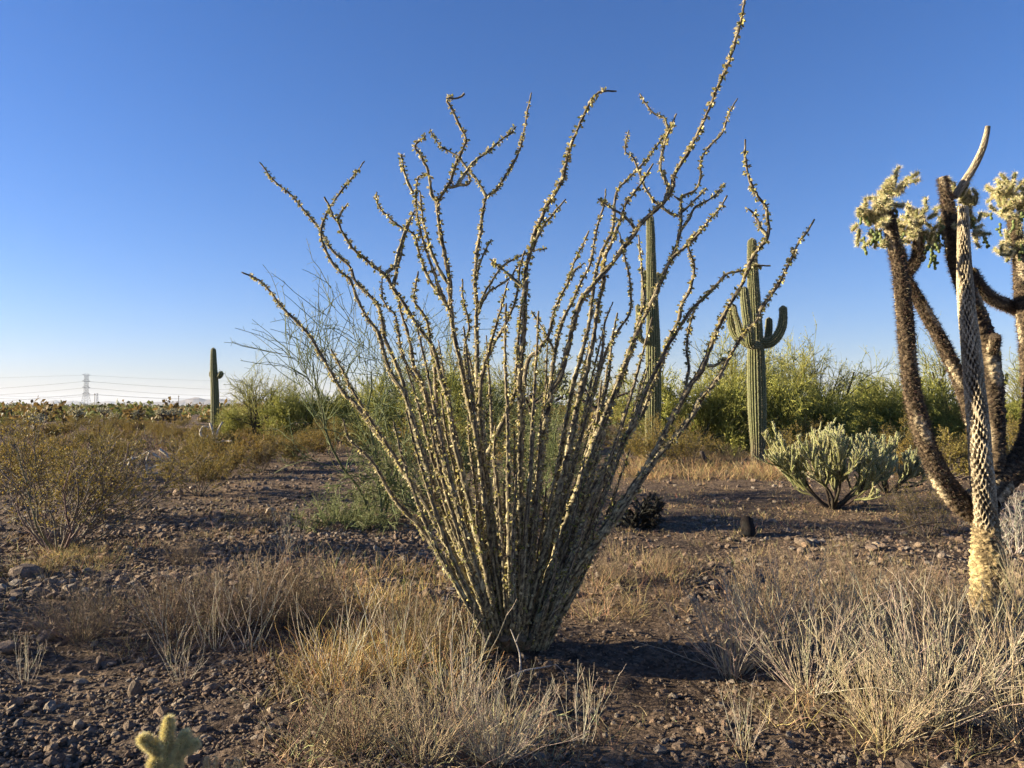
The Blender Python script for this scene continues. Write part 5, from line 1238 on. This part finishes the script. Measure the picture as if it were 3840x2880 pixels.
# ------------------------------------------------------------------ dead wood
def dead_wood(name,label,paths,Y,r,col,cat='dead branch'):
    g=ground(*paths[0][0]); t=thing(name,label,cat,g)
    for p,rr in zip(paths,r):
        P=pathpx(p,Y,np.linspace(0,rs.uniform(-.3,.3),len(p))); Pr=resample(P,.05); mb=MB(); R=np.linspace(rr[0],rr[1],len(Pr)); sweep(mb,Pr,R,8,lambda T,S:1+rs.normal(0,.10,T.shape),lambda T,S,M:np.clip(np.array(col)*(1+rs.normal(0,.3,M.shape+(1,))),.01,.9)); o=mb.build('limb',M_BARK,t,g); o.location=(0,0,0)
Yl=ground(2700,1765)[1]
dead_wood('fallen_log','dark fallen cactus log leaning up from the ground left of the big saguaro',[[(2700,1775),(2665,1740),(2640,1715),(2630,1693)],[(2690,1772),(2740,1760),(2800,1755)],[(2760,1765),(2830,1775),(2900,1768)],[(2780,1750),(2790,1728),(2800,1722)]],Yl,[(.07,.05),(.06,.04),(.05,.03),(.04,.02)],(.05,.04,.035),'log')
Yl=ground(2805,2010)[1]
dead_wood('stump','short black stump on the clearing in front of the big saguaro',[[(2808,2020),(2806,1985),(2800,1962),(2804,1945)],[(2800,2015),(2790,1990),(2788,1972)]],Yl,[(.10,.07),(.05,.03)],(.018,.014,.012),'stump')
Yl=ground(760,1712)[1]
dead_wood('cholla_skeleton','whitish twisted dead cholla skeleton above the rounded creosote bush',[[(745,1715),(760,1660),(752,1625),(760,1602),(782,1602)],[(770,1710),(790,1660),(800,1630),(792,1600),(788,1588)],[(780,1700),(808,1660),(815,1620),(835,1582)],[(790,1665),(840,1655),(868,1654)],[(760,1660),(775,1640),(778,1632)]],Yl,[(.05,.035),(.05,.035),(.045,.03),(.04,.03),(.03,.02)],(.44,.39,.31),'dead cholla')
Yl=ground(590,1790)[1]
dead_wood('cholla_skeleton','collapsed greyish dead cholla left of the rounded creosote bush',[[(440,1748),(480,1725),(520,1715),(560,1690)],[(555,1775),(550,1730),(562,1692)],[(600,1685),(630,1710),(645,1740)],[(560,1760),(600,1745),(640,1745)],[(500,1715),(480,1745)],[(570,1700),(610,1725),(640,1735)],[(540,1780),(590,1775),(650,1790)]],Yl,[(.035,.02)]*7,(.42,.37,.29),'dead cholla')
Yl=ground(3440,2010)[1]
dead_wood('dead_branch','long dark curved branch lying left of the cholla trunk',[[(3300,1985),(3380,1985),(3450,1965),(3560,1957)],[(3450,1965),(3500,1975),(3560,1990)]],Yl,[(.012,.008),(.01,.006)],(.10,.08,.06))
Yl=ground(1960,2560)[1]
dead_wood('dead_branch','pale crooked twig standing at the foot of the ocotillo',[[(1940,2540),(1952,2510),(1948,2450),(1935,2410),(1915,2360)],[(1935,2410),(1950,2370)]],Yl,[(.006,.003),(.004,.002)],(.34,.30,.25))
dead_wood('dead_branch','pale twig lying across the path in front of the ocotillo',[[(1860,2575),(1950,2520),(2040,2502),(2085,2492)],[(2085,2492),(2120,2525),(2140,2570)],[(2075,2494),(2088,2515)]],Yl,[(.005,.004),(.003,.002),(.003,.002)],(.36,.31,.25))
print('tris', sum(len(m.loop_triangles) if m.loop_triangles else sum(len(p.vertices)-2 for p in m.polygons) for m in bpy.data.meshes if m.users), 'objects', len(bpy.data.objects))
